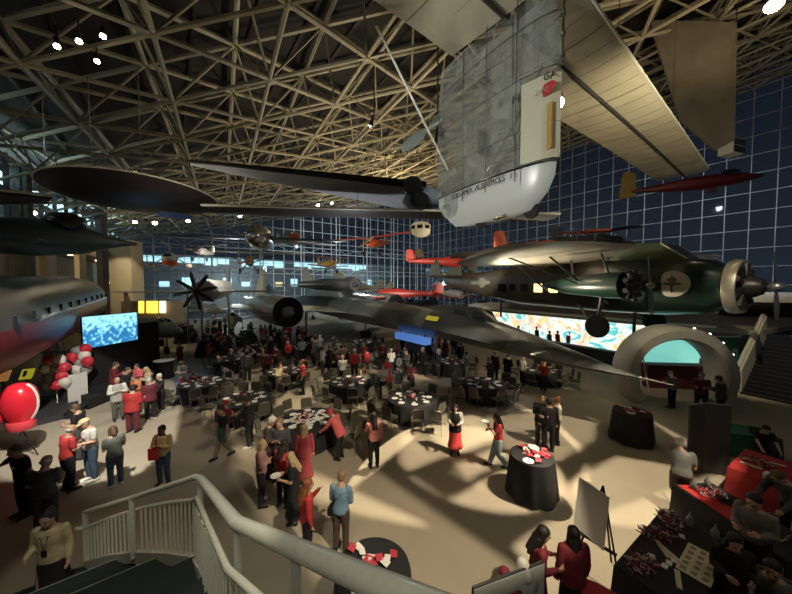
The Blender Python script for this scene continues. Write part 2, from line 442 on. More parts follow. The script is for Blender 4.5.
# ------------------------------------------------------------------ our staircase in front
rp = mat('railing_paint', (.66, .66, .54), .32, noise=.06, nscale=20, coat=.3)
rl = thing('stair_railing', 'cream painted steel stair railing with round top pipe and thin balusters', 'railing', (0, 0, 0))
Lp, Ap, Bp, Cp_ = P(85, 512, 5.0), P(200, 477, 3.9), P(237, 523, 2.25), P(400, 594, 1.0)
Dp = Cp_ + (Cp_ - Bp) * .35
obj('top_pipe', MB().path([Lp, Lp.lerp(Ap, .5), Ap - V((.06, -.0, 0)), Ap + V((.05, -.06, .02)), Ap.lerp(Bp, .5), Bp, Bp.lerp(Cp_, .5), Cp_, Dp], [.034, .036, .04, .044, .047, .05, .05, .05, .05], 14), rp, rl)
lowc = [P(85, 528, 5.0), P(112, 517, 4.75), P(140, 508, 4.5), P(170, 502, 4.2), P(192, 500, 4.0)]
low2 = [Ap + V((-.05, -.0, -.28)), Ap.lerp(Bp, .5) + V((-.04, -.04, -.30)), Bp + V((-.05, -.05, -.32)), Bp.lerp(Cp_, .5) + V((-.05, -.05, -.34)), Dp + V((-.05, -.05, -.34))]
obj('handrail', MB().path(lowc + low2, .026, 10), rp, rl)
kn = MB(); q = lowc[0]
kn.path([q + V((.02, 0, 0)), q + V((-.12, -.02, -.02)), q + V((-.2, .04, -.05)), q + V((-.18, .12, -.08)), q + V((-.06, .1, -.09))], .03, 8)
obj('scroll_end', kn, rp, rl)
curb = [P(87, 563, 5.0), P(110, 557, 4.75), P(138, 554, 4.5), P(170, 555, 4.2), P(197, 559, 3.95)]
curb2 = [curb[-1] + V((.06, -.08, .03)), V((Ap.lerp(Bp, .5).x, Ap.lerp(Bp, .5).y, Ap.lerp(Bp, .5).z - 1.1)), Bp - V((0, 0, 1.12)), Bp.lerp(Cp_, .5) - V((0, 0, 1.12)), Dp - V((0, 0, 1.12))]
cb = MB()
for seq in (curb + curb2,):
    rings = []
    for p in seq: rings.append([p + V((-.04, -.03, -.12)), p + V((.04, .03, -.12)), p + V((.04, .03, .05)), p + V((-.04, -.03, .05))])
    cb.loft(rings)
obj('curb', cb, mat('curb_paint', (.45, .45, .36), .5), rl, smooth=0)
def along(pts, t):
    n = len(pts) - 1; k = min(int(t * n), n - 1); return pts[k].lerp(pts[k + 1], t * n - k)
cnt = 0
def balus(a, b, r=.011):
    m = MB().box(((a.x + b.x) / 2, (a.y + b.y) / 2, (a.z + b.z) / 2), (.018, .022, abs(b.z - a.z)))
    return obj('baluster', m, rp, rl, smooth=0)
for k in range(27):
    t = (k + .5) / 27
    if abs(t - .48) < .025: continue
    a, b = along(curb, t), along(lowc, t); balus(a, V((a.x, a.y, b.z)))
def over(pts, x):   # height of a rail above plan position by nearest x
    for a, b in zip(pts, pts[1:]):
        if min(a.x, b.x) <= x <= max(a.x, b.x):
            return a.z + (b.z - a.z) * (x - a.x) / (b.x - a.x + 1e-9)
    return pts[-1].z
for k in range(32):
    t = (k + .5) / 32; p = along([Ap, Bp, Dp], t) ; lo = along([curb2[0], curb2[2], curb2[4]], t)
    balus(V((p.x - .05, p.y - .05, lo.z)), V((p.x - .05, p.y - .05, p.z - .35)))
pg = MB()
for p, dz, w in ((Lp, .86, .055), (Lp.lerp(Ap, .47), .95, .06), (Ap, 1.1, .06), (Bp, 1.14, .05), (Bp.lerp(Cp_, .55), 1.14, .05)):
    m = MB().box((p.x, p.y, p.z - dz / 2), (w, w * 1.3, dz), rz=.5); obj('post', m, rp, rl, smooth=0)
stp = thing('carpeted_steps', 'dark carpeted stair treads with pale nosings inside the railing', 'stairs', (0, 0, 0))
dcar = mat('dark_green_carpet', (.012, .02, .018), .95, noise=.2, nscale=30)
td, nsg = MB(), MB(); wd = V((-.80, -.60, 0)) * 3.2
seqs = [(along(curb, 1 - k / 3.), along(curb, 1 - (k + 1) / 3.), 1.80 - .30 * k) for k in range(3)]
for a, b, z in seqs:
    z = b.z - .02; a, b = V((a.x, a.y, z - .1)), V((b.x, b.y, z - .1))
    o_ = -wd.normalized() * .03; td.prism([(a + o_).xy, (a + wd).xy, (b + wd).xy, (b + o_).xy], z - .5, z - .01); nsg.tube(b + V((0, 0, .09)), b + wd + V((0, 0, .09)), .010, n=6)
ld = [V((curb[-1].x, curb[-1].y, 1.74)), V((curb[-1].x, curb[-1].y, 1.74)) + wd, V((-4.4, .9, 1.74)), V((-1.9, 3.0, 1.74))]
td.slab(ld, .08)
for k in range(9):
    a = V((Ap.x, Ap.y, 0)).lerp(V((Dp.x, Dp.y, 0)), (k + 1.5) / 11); b = V((Ap.x, Ap.y, 0)).lerp(V((Dp.x, Dp.y, 0)), (k + 2.6) / 11)
    z = 1.85 + .17 * (k + 1); a.z = b.z = z; w2 = V((-.62, -.78, 0)) * 1.7
    td.slab([a, a + w2, b + w2, b], .08)
obj('tread', td, dcar, stp, smooth=0); obj('nosing', nsg, mat('nosing_grey', (.14, .14, .12), .6), stp)
obj('stringer', MB().prism([(-2.6, 3.75), (-1.0, 1.9), (-2.2, .9), (-5.0, 2.4), (-6.6, 3.6), (-4.9, 4.75)], 0, .55), black_matte, stp, smooth=0)
# ------------------------------------------------------------------ aircraft
def ell(x, zc, ry, rz, n=20, p=1.):
    return [V((x, ry * math.cos(2 * PI * k / n), zc + rz * math.sin(2 * PI * k / n))) for k in range(n)]
def foil(le, chord, th, ax='y', n=9):
    """aerofoil ring: leading edge point le, chord runs toward -x, thickness along z (ax y) or y (ax z)"""
    ring = []
    for k in range(n + 1):
        u = (1 - math.cos(PI * k / n)) / 2; t = th * chord * (1.48 * math.sqrt(u) - .63 * u - 1.76 * u * u + 1.42 * u ** 3 - .51 * u ** 4) * 1.0
        ring.append((u, t))
    pts = [V((le[0] - chord * u, le[1], le[2])) + (V((0, 0, t)) if ax == 'y' else V((0, t, 0))) for u, t in ring]
    pts += [V((le[0] - chord * u, le[1], le[2])) - (V((0, 0, t)) if ax == 'y' else V((0, t, 0))) for u, t in ring[-2:0:-1]]
    return pts
def wing_mb(x, z, span, c0, c1=None, sweep=0., dih=0., th=.11, y0=0., rnd=True, both=True, mb=None, steps=6):
    c1 = c0 if c1 is None else c1; mb = mb or MB()
    for s in ((1, -1) if both else (1,)):
        rs = []
        for k in range(steps + 1):
            t = k / steps; y = y0 + (span / 2 - y0) * t; c = c0 + (c1 - c0) * t; xl = x - sweep * t
            rs.append(foil((xl, s * y, z + dih * t), c, th))
        if rnd:
            for q, f in ((.035, .86), (.06, .62), (.07, .3)):
                y = span / 2 + q * span / 2 * .9; c = c1 * f
                rs.append(foil((x - sweep - c1 * (1 - f) * .45, s * y, z + dih), c, th * .8))
        mb.loft(rs)
    return mb
def fin_mb(x, z, h, c0, c1, sweep, th=.09, y=0., cant=0., rnd=True, mb=None):
    mb = mb or MB(); rs = []
    for t, f in ((0, 1), (.5, 1), (.85, 1), (1, .75 if rnd else 1)):
        c = (c0 + (c1 - c0) * t) * f
        rs.append(foil((x - sweep * t - (c0 + (c1 - c0) * t) * (1 - f) * .4, y + cant * t, z + h * t), c, th, 'z'))
    return mb.loft(rs)
def prop_part(parent, x, y, z, r, n, m, hub=.12, rot=.3):
    b = MB(); b.ball((x, y, z), (hub * 1.4, hub, hub), 10)
    for k in range(n):
        t = rot + 2 * PI * k / n; d = V((0, math.cos(t), math.sin(t)))
        c = V((x, y, z)); w = V((0.03, -math.sin(t) * .075 * r / .9, math.cos(t) * .075 * r / .9)) * (1.2 if n < 5 else 1.)
        rings = []
        for q, f in ((.08, .5), (.35, 1.), (.7, 1.1), (.93, .8), (1., .35)):
            o = c + d * (r * q); rings.append([o + w * f, o + V((.03, 0, 0)), o - w * f, o - V((.03, 0, 0))])
        b.loft(rings)
    return obj('propeller', b, m, parent)
def radial_part(parent, x, y, z, r, m, n=9, depth=.3):
    b = MB(); b.lathe([(r * .42, x - depth), (r * .45, x), (r * .3, x + depth * .4), (.02, x + depth * .6)], (0, y, z), 14, axis='x')
    for k in range(n):
        t = 2 * PI * k / n; d = V((0, math.cos(t), math.sin(t)))
        b.tube(V((x - depth * .4, y, z)) + d * r * .35, V((x - depth * .4, y, z)) + d * r * .95, r * .16, n=8)
    return obj('engine', b, m, parent)
def wheel_part(parent, x, y, z, r, w=.12, m=None):
    b = MB().lathe([(r * .5, -w / 2), (r * .9, -w / 2), (r, -w / 4), (r, w / 4), (r * .9, w / 2), (r * .5, w / 2)], (x, y, z), 18, axis='y')
    return obj('wheel', b, m or black_matte, parent)
def cables(root, pts, up=None):
    """thin suspension wires from local points to the roof frame"""
    M_ = Matrix.LocRotScale(root.location, root.rotation_euler, root.scale)
    Mi = M_.inverted()
    for p in pts:
        w = M_ @ V(p); top = V((w.x, w.y, roof_z(w.x, w.y) + .05))
        obj('cable', MB().tube(p, Mi @ top, .012, n=4), dark_steel, root)
red = mat('aircraft_red', (.42, .035, .022), .4, noise=.1); orange = mat('aircraft_orange', (.75, .12, .03), .4)
yel = mat('aircraft_yellow', (.65, .36, .04), .45); brown = mat('fabric_brown', (.16, .10, .05), .6)
olive = mat('olive_drab', (.11, .11, .07), .6, noise=.15); ivory = mat('aircraft_ivory', (.55, .50, .36), .5)
silver = mat('silver_skin', (.42, .43, .42), .3, .85, bump=.05, nscale=2.); lgrey = mat('light_grey_skin', (.38, .38, .36), .5, noise=.1)
dkglass = mat('dark_canopy', (.02, .025, .03), .08); bluegrey = mat('blue_grey_skin', (.07, .10, .115), .4, noise=.2, nscale=1.2)
maroon = mat('maroon_paint', (.16, .02, .018), .35)

def light_plane(name, label, cat, loc, heading, sc, fus, wing, kind='high', fl=7., span=10., eng='radial', gear='wheel', nprop=2, rx=0., ry=0., hang=True, tail=None, group=None, struts=True, chord=1.6, wing2=None):
    t = thing(name, label, cat, loc, heading, group, rx, ry, sc)
    f = MB(); x0 = fl * .32
    f.loft([ell(x0, 0, .36, .38), ell(x0 - .3, 0, .45, .48), ell(x0 - 1.2, .03, .48, .58), ell(x0 - 2.3, .05, .45, .62), ell(x0 - 3.6, .05, .33, .42), ell(x0 - fl + .3, .1, .06, .16), ell(x0 - fl, .1, .03, .05)])
    obj('fuselage', f, fus, t, 50)
    wz = {'high': .62, 'low': -.35, 'biplane': .95, 'parasol': 1.0}[kind]
    obj('wing', wing_mb(x0 - .75, wz, span, chord, chord * .9, dih=.12), wing, t, 40)
    if kind == 'biplane': obj('lower_wing', wing_mb(x0 - 1.1, -.45, span * .92, chord * .9, chord * .8, dih=.2), wing2 or wing, t, 40)
    obj('tailplane', wing_mb(x0 - fl + 1.1, .15, span * .3, .95, .7, sweep=.15, th=.07), tail or wing, t, 40)
    obj('tail_fin', fin_mb(x0 - fl + 1.1, .15, 1.15, 1.1, .75, .35), tail or fus, t, 40)
    if eng == 'radial': radial_part(t, x0 + .05, 0, 0, .52, dark_steel)
    else: obj('nose_cowl', MB().lathe([(.36, x0 - .1), (.33, x0 + .2), (.15, x0 + .45), (.02, x0 + .5)], n=16, axis='x'), fus, t)
    if nprop: prop_part(t, x0 + .5, 0, 0, 1.1, nprop, brown if eng == 'radial' else dark_steel, .1, .5)
    if gear == 'wheel':
        for s in (-1, 1):
            wheel_part(t, x0 - .8, s * .95, -1.2, .34)
            obj('gear_leg', MB().tube((x0 - .9, s * .35, -.4), (x0 - .8, s * .9, -1.2), .045, n=6).tube((x0 - 1.6, s * .3, -.4), (x0 - .8, s * .9, -1.2), .03, n=6), dark_steel, t)
    elif gear == 'float':
        for s in (-1, 1):
            fb = MB().loft([ell(x0 + .9, -1.35, .05, .05), ell(x0 + .4, -1.45, .28, .22), ell(x0 - 1.5, -1.5, .36, .3), ell(x0 - 3.6, -1.4, .2, .2), ell(x0 - 4.4, -1.3, .04, .05)])
            for yv in range(len(fb.v)): fb.v[yv] = (fb.v[yv][0], fb.v[yv][1] + s * 1.1, fb.v[yv][2])
            obj('float', fb, ivory, t, 50)
            obj('float_strut', MB().tube((x0 - .8, s * .35, -.4), (x0 - .3, s * 1.1, -1.3), .04, n=6).tube((x0 - 2, s * .35, -.4), (x0 - 2.3, s * 1.1, -1.3), .04, n=6), dark_steel, t)
    if struts:
        s_ = MB()
        for s in (-1, 1):
            if kind == 'biplane':
                for xx in (x0 - 1.1, x0 - 2.1):
                    s_.tube((xx, s * span * .33, wz), (xx - .2, s * span * .33, -.35), .03, n=5); s_.tube((xx, s * .4, wz), (xx, s * .35, .3), .03, n=5)
            else:
                s_.tube((x0 - 1.2, s * span * .28, wz), (x0 - 1.1, s * .4, -.35 if kind != 'parasol' else -.1), .035, n=5)
                s_.tube((x0 - 2.0, s * span * .28, wz), (x0 - 1.9, s * .4, -.35 if kind != 'parasol' else -.1), .035, n=5)
                if kind == 'parasol': s_.tube((x0 - 1.2, s * .3, .4), (x0 - 1.2, s * .5, wz), .03, n=5)
        obj('wing_strut', s_, dark_steel, t)
    if kind == 'high': obj('windscreen', MB().loft([ell(x0 - .95, .45, .35, .22), ell(x0 - 1.3, .5, .42, .3), ell(x0 - 2.6, .45, .4, .25)]), dkglass, t, 50)
    else: obj('cockpit', MB().ball((x0 - 2.0, 0, .5), (.5, .25, .22), 12), dkglass, t, 50)
    if hang: cables(t, [(x0 - 1.4, 1.2, wz), (x0 - 1.4, -1.2, wz), (x0 - fl + .8, 0, .3)])
    return t
def jet(name, label, loc, heading, sc, m, fl=14., span=9., r=.75, sweep=3., hang=False, fin=2.4, intake='nose', rx=0., ry=0., tip=False, twin=False, group=None):
    t = thing(name, label, 'jet', loc, heading, group, rx, ry, sc); x0 = fl * .5
    f = MB().loft([ell(x0, 0, .08, .08), ell(x0 - .6, 0, .3, .3), ell(x0 - 2.2, .05, .6 * r / .75, .62 * r / .75), ell(x0 - 4.5, .08, r, r), ell(x0 - 8, .05, r * 1.05, r), ell(x0 - 11.5, 0, r * .85, r * .85), ell(x0 - fl, 0, r * .55, r * .55)])
    obj('fuselage', f, m, t, 50)
    obj('canopy', MB().ball((x0 - 3.3, 0, .62), (1.3, .36, .42), 14), dkglass, t, 60)
    obj('wing', wing_mb(x0 - 4.8, -.15, span, 4.2, 1.3, sweep=sweep, th=.05, rnd=False), m, t, 40)
    obj('tailplane', wing_mb(x0 - fl + 2.3, .1, span * .45, 1.8, .8, sweep=1.3, th=.05, rnd=False), m, t, 40)
    for s in ((-1, 1) if twin else (0,)):
        obj('tail_fin', fin_mb(x0 - fl + 3.3, r * .7, fin, 3.0, 1.1, 2.2, .05, y=s * .8, cant=s * .25, rnd=False), m, t, 40)
    for s in (-1, 1):
        obj('air_intake', MB().loft([ell(x0 - 4.2, 0, .28, .42), ell(x0 - 6.5, 0, .3, .45), ell(x0 - 8.5, 0, .1, .2)]).fix() if False else MB().box((x0 - 5.2, s * (r + .12), 0), (2.6, .42, .75)), m, t, 20, bevel=.12)
        if tip: obj('tip_tank', MB().ball((x0 - 4.8 - sweep - .5, s * span / 2, -.15), (1.6, .25, .25), 12), m, t, 50)
    if not hang:
        for x, y in ((x0 - 2.8, 0), (x0 - 7.2, 1.3), (x0 - 7.2, -1.3)):
            obj('gear_leg', MB().tube((x, y, -r * .4), (x, y, -1.7), .07, n=8), chrome, t); wheel_part(t, x, y, -1.75, .35, .2)
    else: cables(t, [(x0 - 3, 0, .5), (x0 - 8, 2, 0), (x0 - 8, -2, 0)])
    return t
def at_head(x, y, Y): return P(x, y, Y)
HL = math.atan2(-.803, .596)       # heading of the parked black jet: nose toward us along the hall

# --- the long black twin-engine jet with a drone on its back
bb = thing('black_jet', 'long matte black twin engine jet with a drone on its back above the tables', 'jet', (8.35, 10.2, 0), HL)
bm_ = mat('jet_black', (.035, .038, .037), .34, noise=.25, nscale=.8, coat=.15)
bgrey = mat('jet_black_worn', (.12, .13, .122), .33, .3, noise=.35, nscale=.9, bump=.03)
def chine(x, w, up, dn, zc, n=6):
    pts = []
    for k in range(n + 1):
        t = PI * k / n; c = math.cos(t); pts.append(V((x, w * (abs(c) ** 1.0) * (1 if c > 0 else -1) * (1. if k in (0, n) else .80), zc + up * math.sin(t) ** .8)))
    for k in range(1, n):
        t = PI + PI * k / n; c = math.cos(t); pts.append(V((x, w * abs(c) * (1 if c > 0 else -1) * .80, zc - dn * abs(math.sin(t)) ** .9)))
    return pts
secs = [(0, .04, .03, .03, 2.33), (.6, .22, .12, .1, 2.36), (2.2, .72, .36, .28, 2.5), (4.2, 1.12, .62, .45, 2.72), (6., 1.34, .82, .55, 2.9), (8, 1.45, .98, .66, 3.05), (11, 1.55, 1.0, .78, 3.15), (15, 1.75, 1.02, .88, 3.25), (20, 1.9, 1.05, .92, 3.3), (26, 1.6, 1.05, .9, 3.35), (32, 1.1, .85, .7, 3.45), (37, .35, .3, .25, 3.55)]
obj('fuselage', MB().loft([chine(-k, w, u, d, z) for k, w, u, d, z in secs]), [bgrey], bb, 40)
obj('nose_probe', MB().tube((0, 0, 2.33), (.9, 0, 2.30), .035, .012, n=6), chrome, bb)
# black forward section skin around the cockpit
ck = MB(); ckr = []
for k, w, u, d, z in ((.7, .235, .13, .11, 2.365), (2.2, .72, .36, .28, 2.5), (4.6, 1.17, .66, .47, 2.76), (6., 1.345, .835, .56, 2.9), (7.2, 1.42, .94, .62, 2.99), (8.6, 1.48, 1.0, .69, 3.07), (9.6, 1.50, 1.0, .73, 3.1)):
    r_ = chine(-k, w * 1.006, u * 1.02, d * 1.03, z); ckr.append(r_)
ck.loft(ckr, cap=False); obj('nose_skin', ck, bm_, bb, 40)
cn = MB().loft([[V((-x, y * s, z)) for s, y, z in ((1, w, b), (1, w * .85, b + h * .6), (1, w * .4, b + h), (-1, w * .4, b + h), (-1, w * .85, b + h * .6), (-1, w, b))] for x, w, b, h in ((5.3, .10, 3.35, .05), (5.9, .42, 3.45, .42), (6.7, .5, 3.6, .68), (8.2, .5, 3.75, .62), (9.6, .42, 3.85, .42), (11.4, .15, 3.95, .15))])
obj('canopy', cn, bm_, bb, 30)
for s in (-1, 1):
    for x0_, x1_ in ((6.0, 6.75), (7.0, 8.0)):
        q = [V((-x0_, s * .49, 3.68)), V((-x1_, s * .53, 3.80)), V((-x1_, s * .46, 4.2)), V((-(x0_ + .25), s * .44, 4.1))]
        obj('window', MB().slab(q, .02 * s), dkglass, bb, smooth=0)
obj('rescue_mark', MB().slab([V((-8.5, -1.33, 3.52)), V((-9.4, -1.35, 3.55)), V((-9.4, -1.17, 3.78)), V((-8.5, -1.15, 3.75))], .02), mat('rescue_yellow', (.75, .65, .05), .5), bb, smooth=0)
for s in (-1, 1):
    w_ = MB(); rs = []
    for y, xl, xt, th in ((1.2, -16.5, -36.3, .50), (3.0, -20.5, -36.2, .42), (5.4, -24, -36., .34), (8.0, -29, -35.8, .2), (10.2, -33.6, -35.4, .07)):
        rs.append([V((xl, s * y, 3.3)), V((xl - (xl - xt) * .3, s * y, 3.3 + th * .5)), V((xt, s * y, 3.3)), V((xl - (xl - xt) * .3, s * y, 3.3 - th * .5))])
    obj('wing', w_.loft(rs), mat('wing_worn_pale', (.34, .33, .28), .4, .2, noise=.25), bb, 40)
    n_ = MB().lathe([(.95, -21.8), (1.22, -21.2), (1.2, -21.25), (1.3, -22.6), (1.36, -25), (1.3, -30), (1.05, -34), (.85, -36.8), (.6, -36.7), (.3, -33)], (0, s * 5.4, 3.3), 28, axis='x')
    na = obj('engine_nacelle', n_, mat('nacelle_metal', (.42, .43, .42), .27, .75, noise=.3, nscale=1.5, bump=.03), bb, 45)
    sp_ = MB().lathe([(.02, -19.9), (.38, -20.9), (.6, -21.7), (.55, -22.6), (.1, -23.2)], (0, s * 5.4, 3.3), 20, axis='x')
    obj('inlet_spike', sp_, mat('spike_grey', (.30, .30, .29), .3, .4), na, 45)
    obj('inlet_throat', MB().lathe([(1.21, -21.3), (1.1, -21.35), (1.1, -22.4)], (0, s * 5.4, 3.3), 24, axis='x'), mat('throat_black', (.004, .004, .004), 1.), na, 45)
    obj('tail_fin', fin_mb(-29.5, 4.3, 2.9, 4.6, 2.4, 2.4, .06, y=s * 5.3, cant=-s * .7, rnd=False), mat('fin_pale', (.34, .31, .22), .5, noise=.2), bb, 40)
    obj('gear_leg', MB().tube((-23.5, s * 3.1, 3.2), (-23.5, s * 3.1, .5), .14, n=10), chrome, bb)
    for q in (-.35, 0, .35): wheel_part(bb, -23.5, s * 3.1 + q, .42, .42, .24)
obj('nose_gear', MB().tube((-10, 0, 2.6), (-9.8, 0, .42), .11, n=10).tube((-10.9, 0, 2.5), (-9.85, 0, 1.1), .06, n=8), chrome, bb)
for q in (-.2, .2): wheel_part(bb, -9.8, q, .36, .36, .2)
obj('gear_door', MB().slab([V((-10.2, -.35, 2.3)), V((-12.2, -.35, 2.35)), V((-12.2, -.55, 1.3)), V((-10.4, -.55, 1.25))], .04), bm_, bb, smooth=0)
# drone on the back: a thing of its own
dr = thing('drone', 'small black ramjet drone mounted on the back of the long black jet', 'drone', bb.location, HL)
zc = 5.55
obj('body', MB().loft([ell(-20.2, zc, .56, .5), ell(-20.6, zc, .7, .62), ell(-23, zc, .8, .66), ell(-28, zc, .7, .6), ell(-32, zc, .45, .42), ell(-34, zc, .35, .35)]), mat('drone_black', (.022, .023, .023), .45), dr, 45)
obj('inlet_cone', MB().lathe([(.02, -19.5), (.3, -20.2), (.36, -20.8)], (0, 0, zc), 16, axis='x'), black_gloss, dr, 45)
obj('inlet_throat', MB().lathe([(.02, -20.1), (.55, -20.08), (.5, -20.3)], (0, 0, zc), 20, axis='x'), mat('throat_black', (.004, .004, .004)), dr, 45)
obj('inlet_lip', MB().lathe([(.53, -20.15), (.57, -19.9), (.68, -20.5), (.72, -21.2), (.6, -21.3)], (0, 0, zc), 20, axis='x'), black_gloss, dr, 45)
for s in (-1, 1):
    rs = [[V((xl, s * y, zc - .05)), V(((xl + xt) / 2, s * y, zc + .04)), V((xt, s * y, zc - .05)), V(((xl + xt) / 2, s * y, zc - .12))] for y, xl, xt in ((.4, -21.2, -33.2), (1.2, -23.5, -33), (2.4, -28, -32.6), (3.6, -31.3, -32.3))]
    obj('wing', MB().loft(rs), bgrey, dr, 40)
obj('tail_fin', fin_mb(-30, zc + .4, 1.7, 3.2, 1.6, 1.5, .06, rnd=False), mat('fin_pale', (.3, .3, .2)), dr, 40)
obj('pylon', MB().loft([foil((-22.5, 0, 4.1), 7.5, .06), ] and [[V((-22.6, .22, 4.2)), V((-30, .22, 4.2)), V((-30, -.22, 4.2)), V((-22.6, -.22, 4.2))], [V((-23.4, .16, 5.3)), V((-30, .16, 5.3)), V((-30, -.16, 5.3)), V((-23.4, -.16, 5.3))]]), bgrey, dr, smooth=0)

# --- olive tri-motor airliner above the arch
HT = math.atan2(-.80, .60)
tm = thing('trimotor_airliner', 'dark green and brown high wing trimotor airliner with pale round emblem above the arch', 'airplane', (16.15, 14.5, 5.42), math.atan2(-.893, .45)); tm.scale = (1.16, 1.16, 1.16)
dgreen = mat('trimotor_green', (.012, .035, .026), .32, coat=.3); tbrown = mat('trimotor_brown', (.085, .075, .055), .35, .35, noise=.2, nscale=2, bump=.04)
def rr(x, zc, ry, rz): 
    return [V((x, ry * math.copysign(abs(math.cos(t)) ** .6, math.cos(t)), zc + rz * math.copysign(abs(math.sin(t)) ** .6, math.sin(t)))) for t in [2 * PI * k / 24 for k in range(24)]]
fs = [(0, .75, .78, 0), (-.5, 1.05, 1.15, 0), (-2, 1.3, 1.4, .05), (-4.2, 1.38, 1.5, .1), (-10, 1.3, 1.4, .1), (-14, .85, 1.0, .15), (-18, .35, .55, .35), (-20, .08, .3, .5)]
obj('fuselage', MB().loft([rr(x, z, a, b) for x, a, b, z in fs[3:]]), tbrown, tm, 50)
obj('nose_section', MB().loft([rr(x, z, a, b) for x, a, b, z in fs[:4]]), dgreen, tm, 50)
ckp = MB().loft([[V((x, s * y, z)) for s, y, z in ((1, w, b), (1, w * .8, b + h), (-1, w * .8, b + h), (-1, w, b))] for x, w, b, h in ((-.9, .6, .95, .1), (-2., 1.0, 1.25, .75), (-3.6, 1.1, 1.3, .9), (-4.4, 1.1, 1.3, .85))])
obj('cockpit_windscreen', ckp, mat('windscreen_olive', (.07, .09, .06), .2), tm, smooth=0)
fr_ = MB()
for y in (-.9, -.3, .3, .9): fr_.tube((-.95, y * .6, 1.02), (-2.05, y, 2.0), .035, n=5)
obj('windscreen_frame', fr_, ivory, tm)
for s in (-1, 1):
    em = MB().ball((-1.45, s * 1.22, .12), (.62, .06, .58), 24); eo = obj('emblem', em, mat('emblem_cream', (.55, .52, .40), .5), tm, 60)
    obj('emblem_mark', MB().ball((-1.45, s * 1.275, .12), (.06, .02, .42), 10).ball((-1.45, s * 1.275, .12), (.36, .02, .07), 10).ball((-1.45, s * 1.27, .3), (.2, .02, .1), 8), mat('emblem_green', (.08, .12, .09), .5), eo, 50)
    for k in range(7):
        lit_ = k in (1, 2, 3)
        wq = MB().box((-5.0 - 1.05 * k, s * (1.37 - (.02 * k)), -.12), (.62, .06, .55))
        obj('window', wq, mat('lit_cabin_window', (.9, .7, .3), .5, emit=1.5, ecol=(1., .72, .28)) if lit_ else dkglass, tm, smooth=0, bevel=.03)
    wp = MB(); rs = []
    for y, xl, c, z in ((.3, -3.0, 5.0, 1.65), (4, -3.1, 4.9, 1.80), (9, -3.3, 4.4, 2.0), (12, -3.7, 3.4, 2.1), (13.3, -4.4, 2.0, 2.12), (13.8, -5.0, .7, 2.12)):
        rs.append(foil((xl, s * y, z), c, .12))
    if s < 0: rs = [foil((xl, s * y, z), c, .12) for y, xl, c, z in ((.3, -3.0, 4.6, 1.65), (4, -3.1, 4.5, 1.6), (6.8, -3.2, 4.2, 1.45), (8.4, -3.4, 3.6, 1.35), (9.3, -3.9, 2.4, 1.28), (9.6, -4.5, 1.0, 1.24))]
    if s < 0: rs = [[V((p.x, p.y, p.z + .35 - (-3.0 - p.x) * .17)) for p in r_] for r_ in rs]
    obj('wing', MB().loft(rs), mat('wing_silver', (.55, .53, .47), .35, .55, bump=.08, nscale=1.2), tm, 40)
    rs = [foil((-17.2, s * y, .9), c, .08) for y, c in ((.1, 2.3), (2.6, 2.0), (3.4, 1.2))]
    obj('tailplane', MB().loft(rs), olive, tm, 40)
    obj('tail_fin', fin_mb(-17.4, .8, 1.6, 2.0, 1.1, .6, .08, y=s * 2.2), olive, tm, 40)
    LT_ = 2.75
    ng = MB().lathe([(.1, -6.6), (.45, -5.2), (.60, -3.3), (.60, -2.6), (.3, -2.5)], (0, s * LT_, .05), 20, axis='x')
    obj('engine_nacelle', ng, dgreen, tm, 45)
    radial_part(tm, -2.1, s * LT_, .05, .72, dark_steel); prop_part(tm, -1.6, s * LT_, .05, 1.25, 2, mat('prop_metal', (.35, .36, .35), .3, .8), .14, 1.75)
    stt = MB().tube((-3.2, s * LT_, .5), (-3.6, s * LT_, 1.6), .06, n=6).tube((-4.9, s * LT_, .4), (-5.1, s * LT_, 1.55), .06, n=6).tube((-4, s * 1.2, -.9), (-3.8, s * LT_, -.4), .06, n=6).tube((-5.6, s * 1.2, -1.), (-3.9, s * LT_, -1.9), .07, n=6).tube((-3.5, s * LT_, -.4), (-3.7, s * LT_, -1.9), .09, n=6)
    stt.tube((-4.6, s * 1.2, -.6), (-4.4, s * 5.6, 1.5), .05, n=6).tube((-7.2, s * 1.2, -.6), (-6.6, s * 5.6, 1.5), .05, n=6).tube((-4.4, s * 1.3, -.3), (-4.6, s * 8.2, 1.35), .035, n=6)
    obj('wing_strut', stt, dark_steel, tm)
    wheel_part(tm, -3.7, s * LT_, -1.95, .55, .28)
obj('tail_fin', fin_mb(-17.2, .8, 2.3, 2.6, 1.3, .8, .08), olive, tm, 40)
obj('cowl_ring', MB().lathe([(.95, .0), (1.10, .02), (1.13, .2), (1.08, .40), (.98, .40), (.97, .2)], (0, 0, 0), 30, axis='x'), mat('cowl_ring_metal', (.50, .47, .38), .35, .6), tm, 45)
radial_part(tm, .62, 0, 0, 1.0, dark_steel, 9, .7); prop_part(tm, 1.2, 0, 0, 1.35, 2, mat('prop_metal', (.35, .36, .35)), .18, -1.3)
st_ = [V((-15.2 - .0, -.80, .35))]
star = MB()
star.box((-13.6, -.96, .25), (2.6, .05, .28)); star.ball((-13.6, -.98, .25), (.42, .04, .42), 12)
obj('insignia', star, mat('insignia_grey', (.22, .21, .17), .6), tm, 40)
cables(tm, [(-5, 4, 1.9), (-5, -4, 1.85), (-17, 0, 1.2)])
for x in (-3.4, -12.5):
    b = MB().tube((x, 0, -1.3 if x > -10 else -.9), (x, 0, -2.45), .08, n=8); obj('support_stand', b, dark_steel, tm)

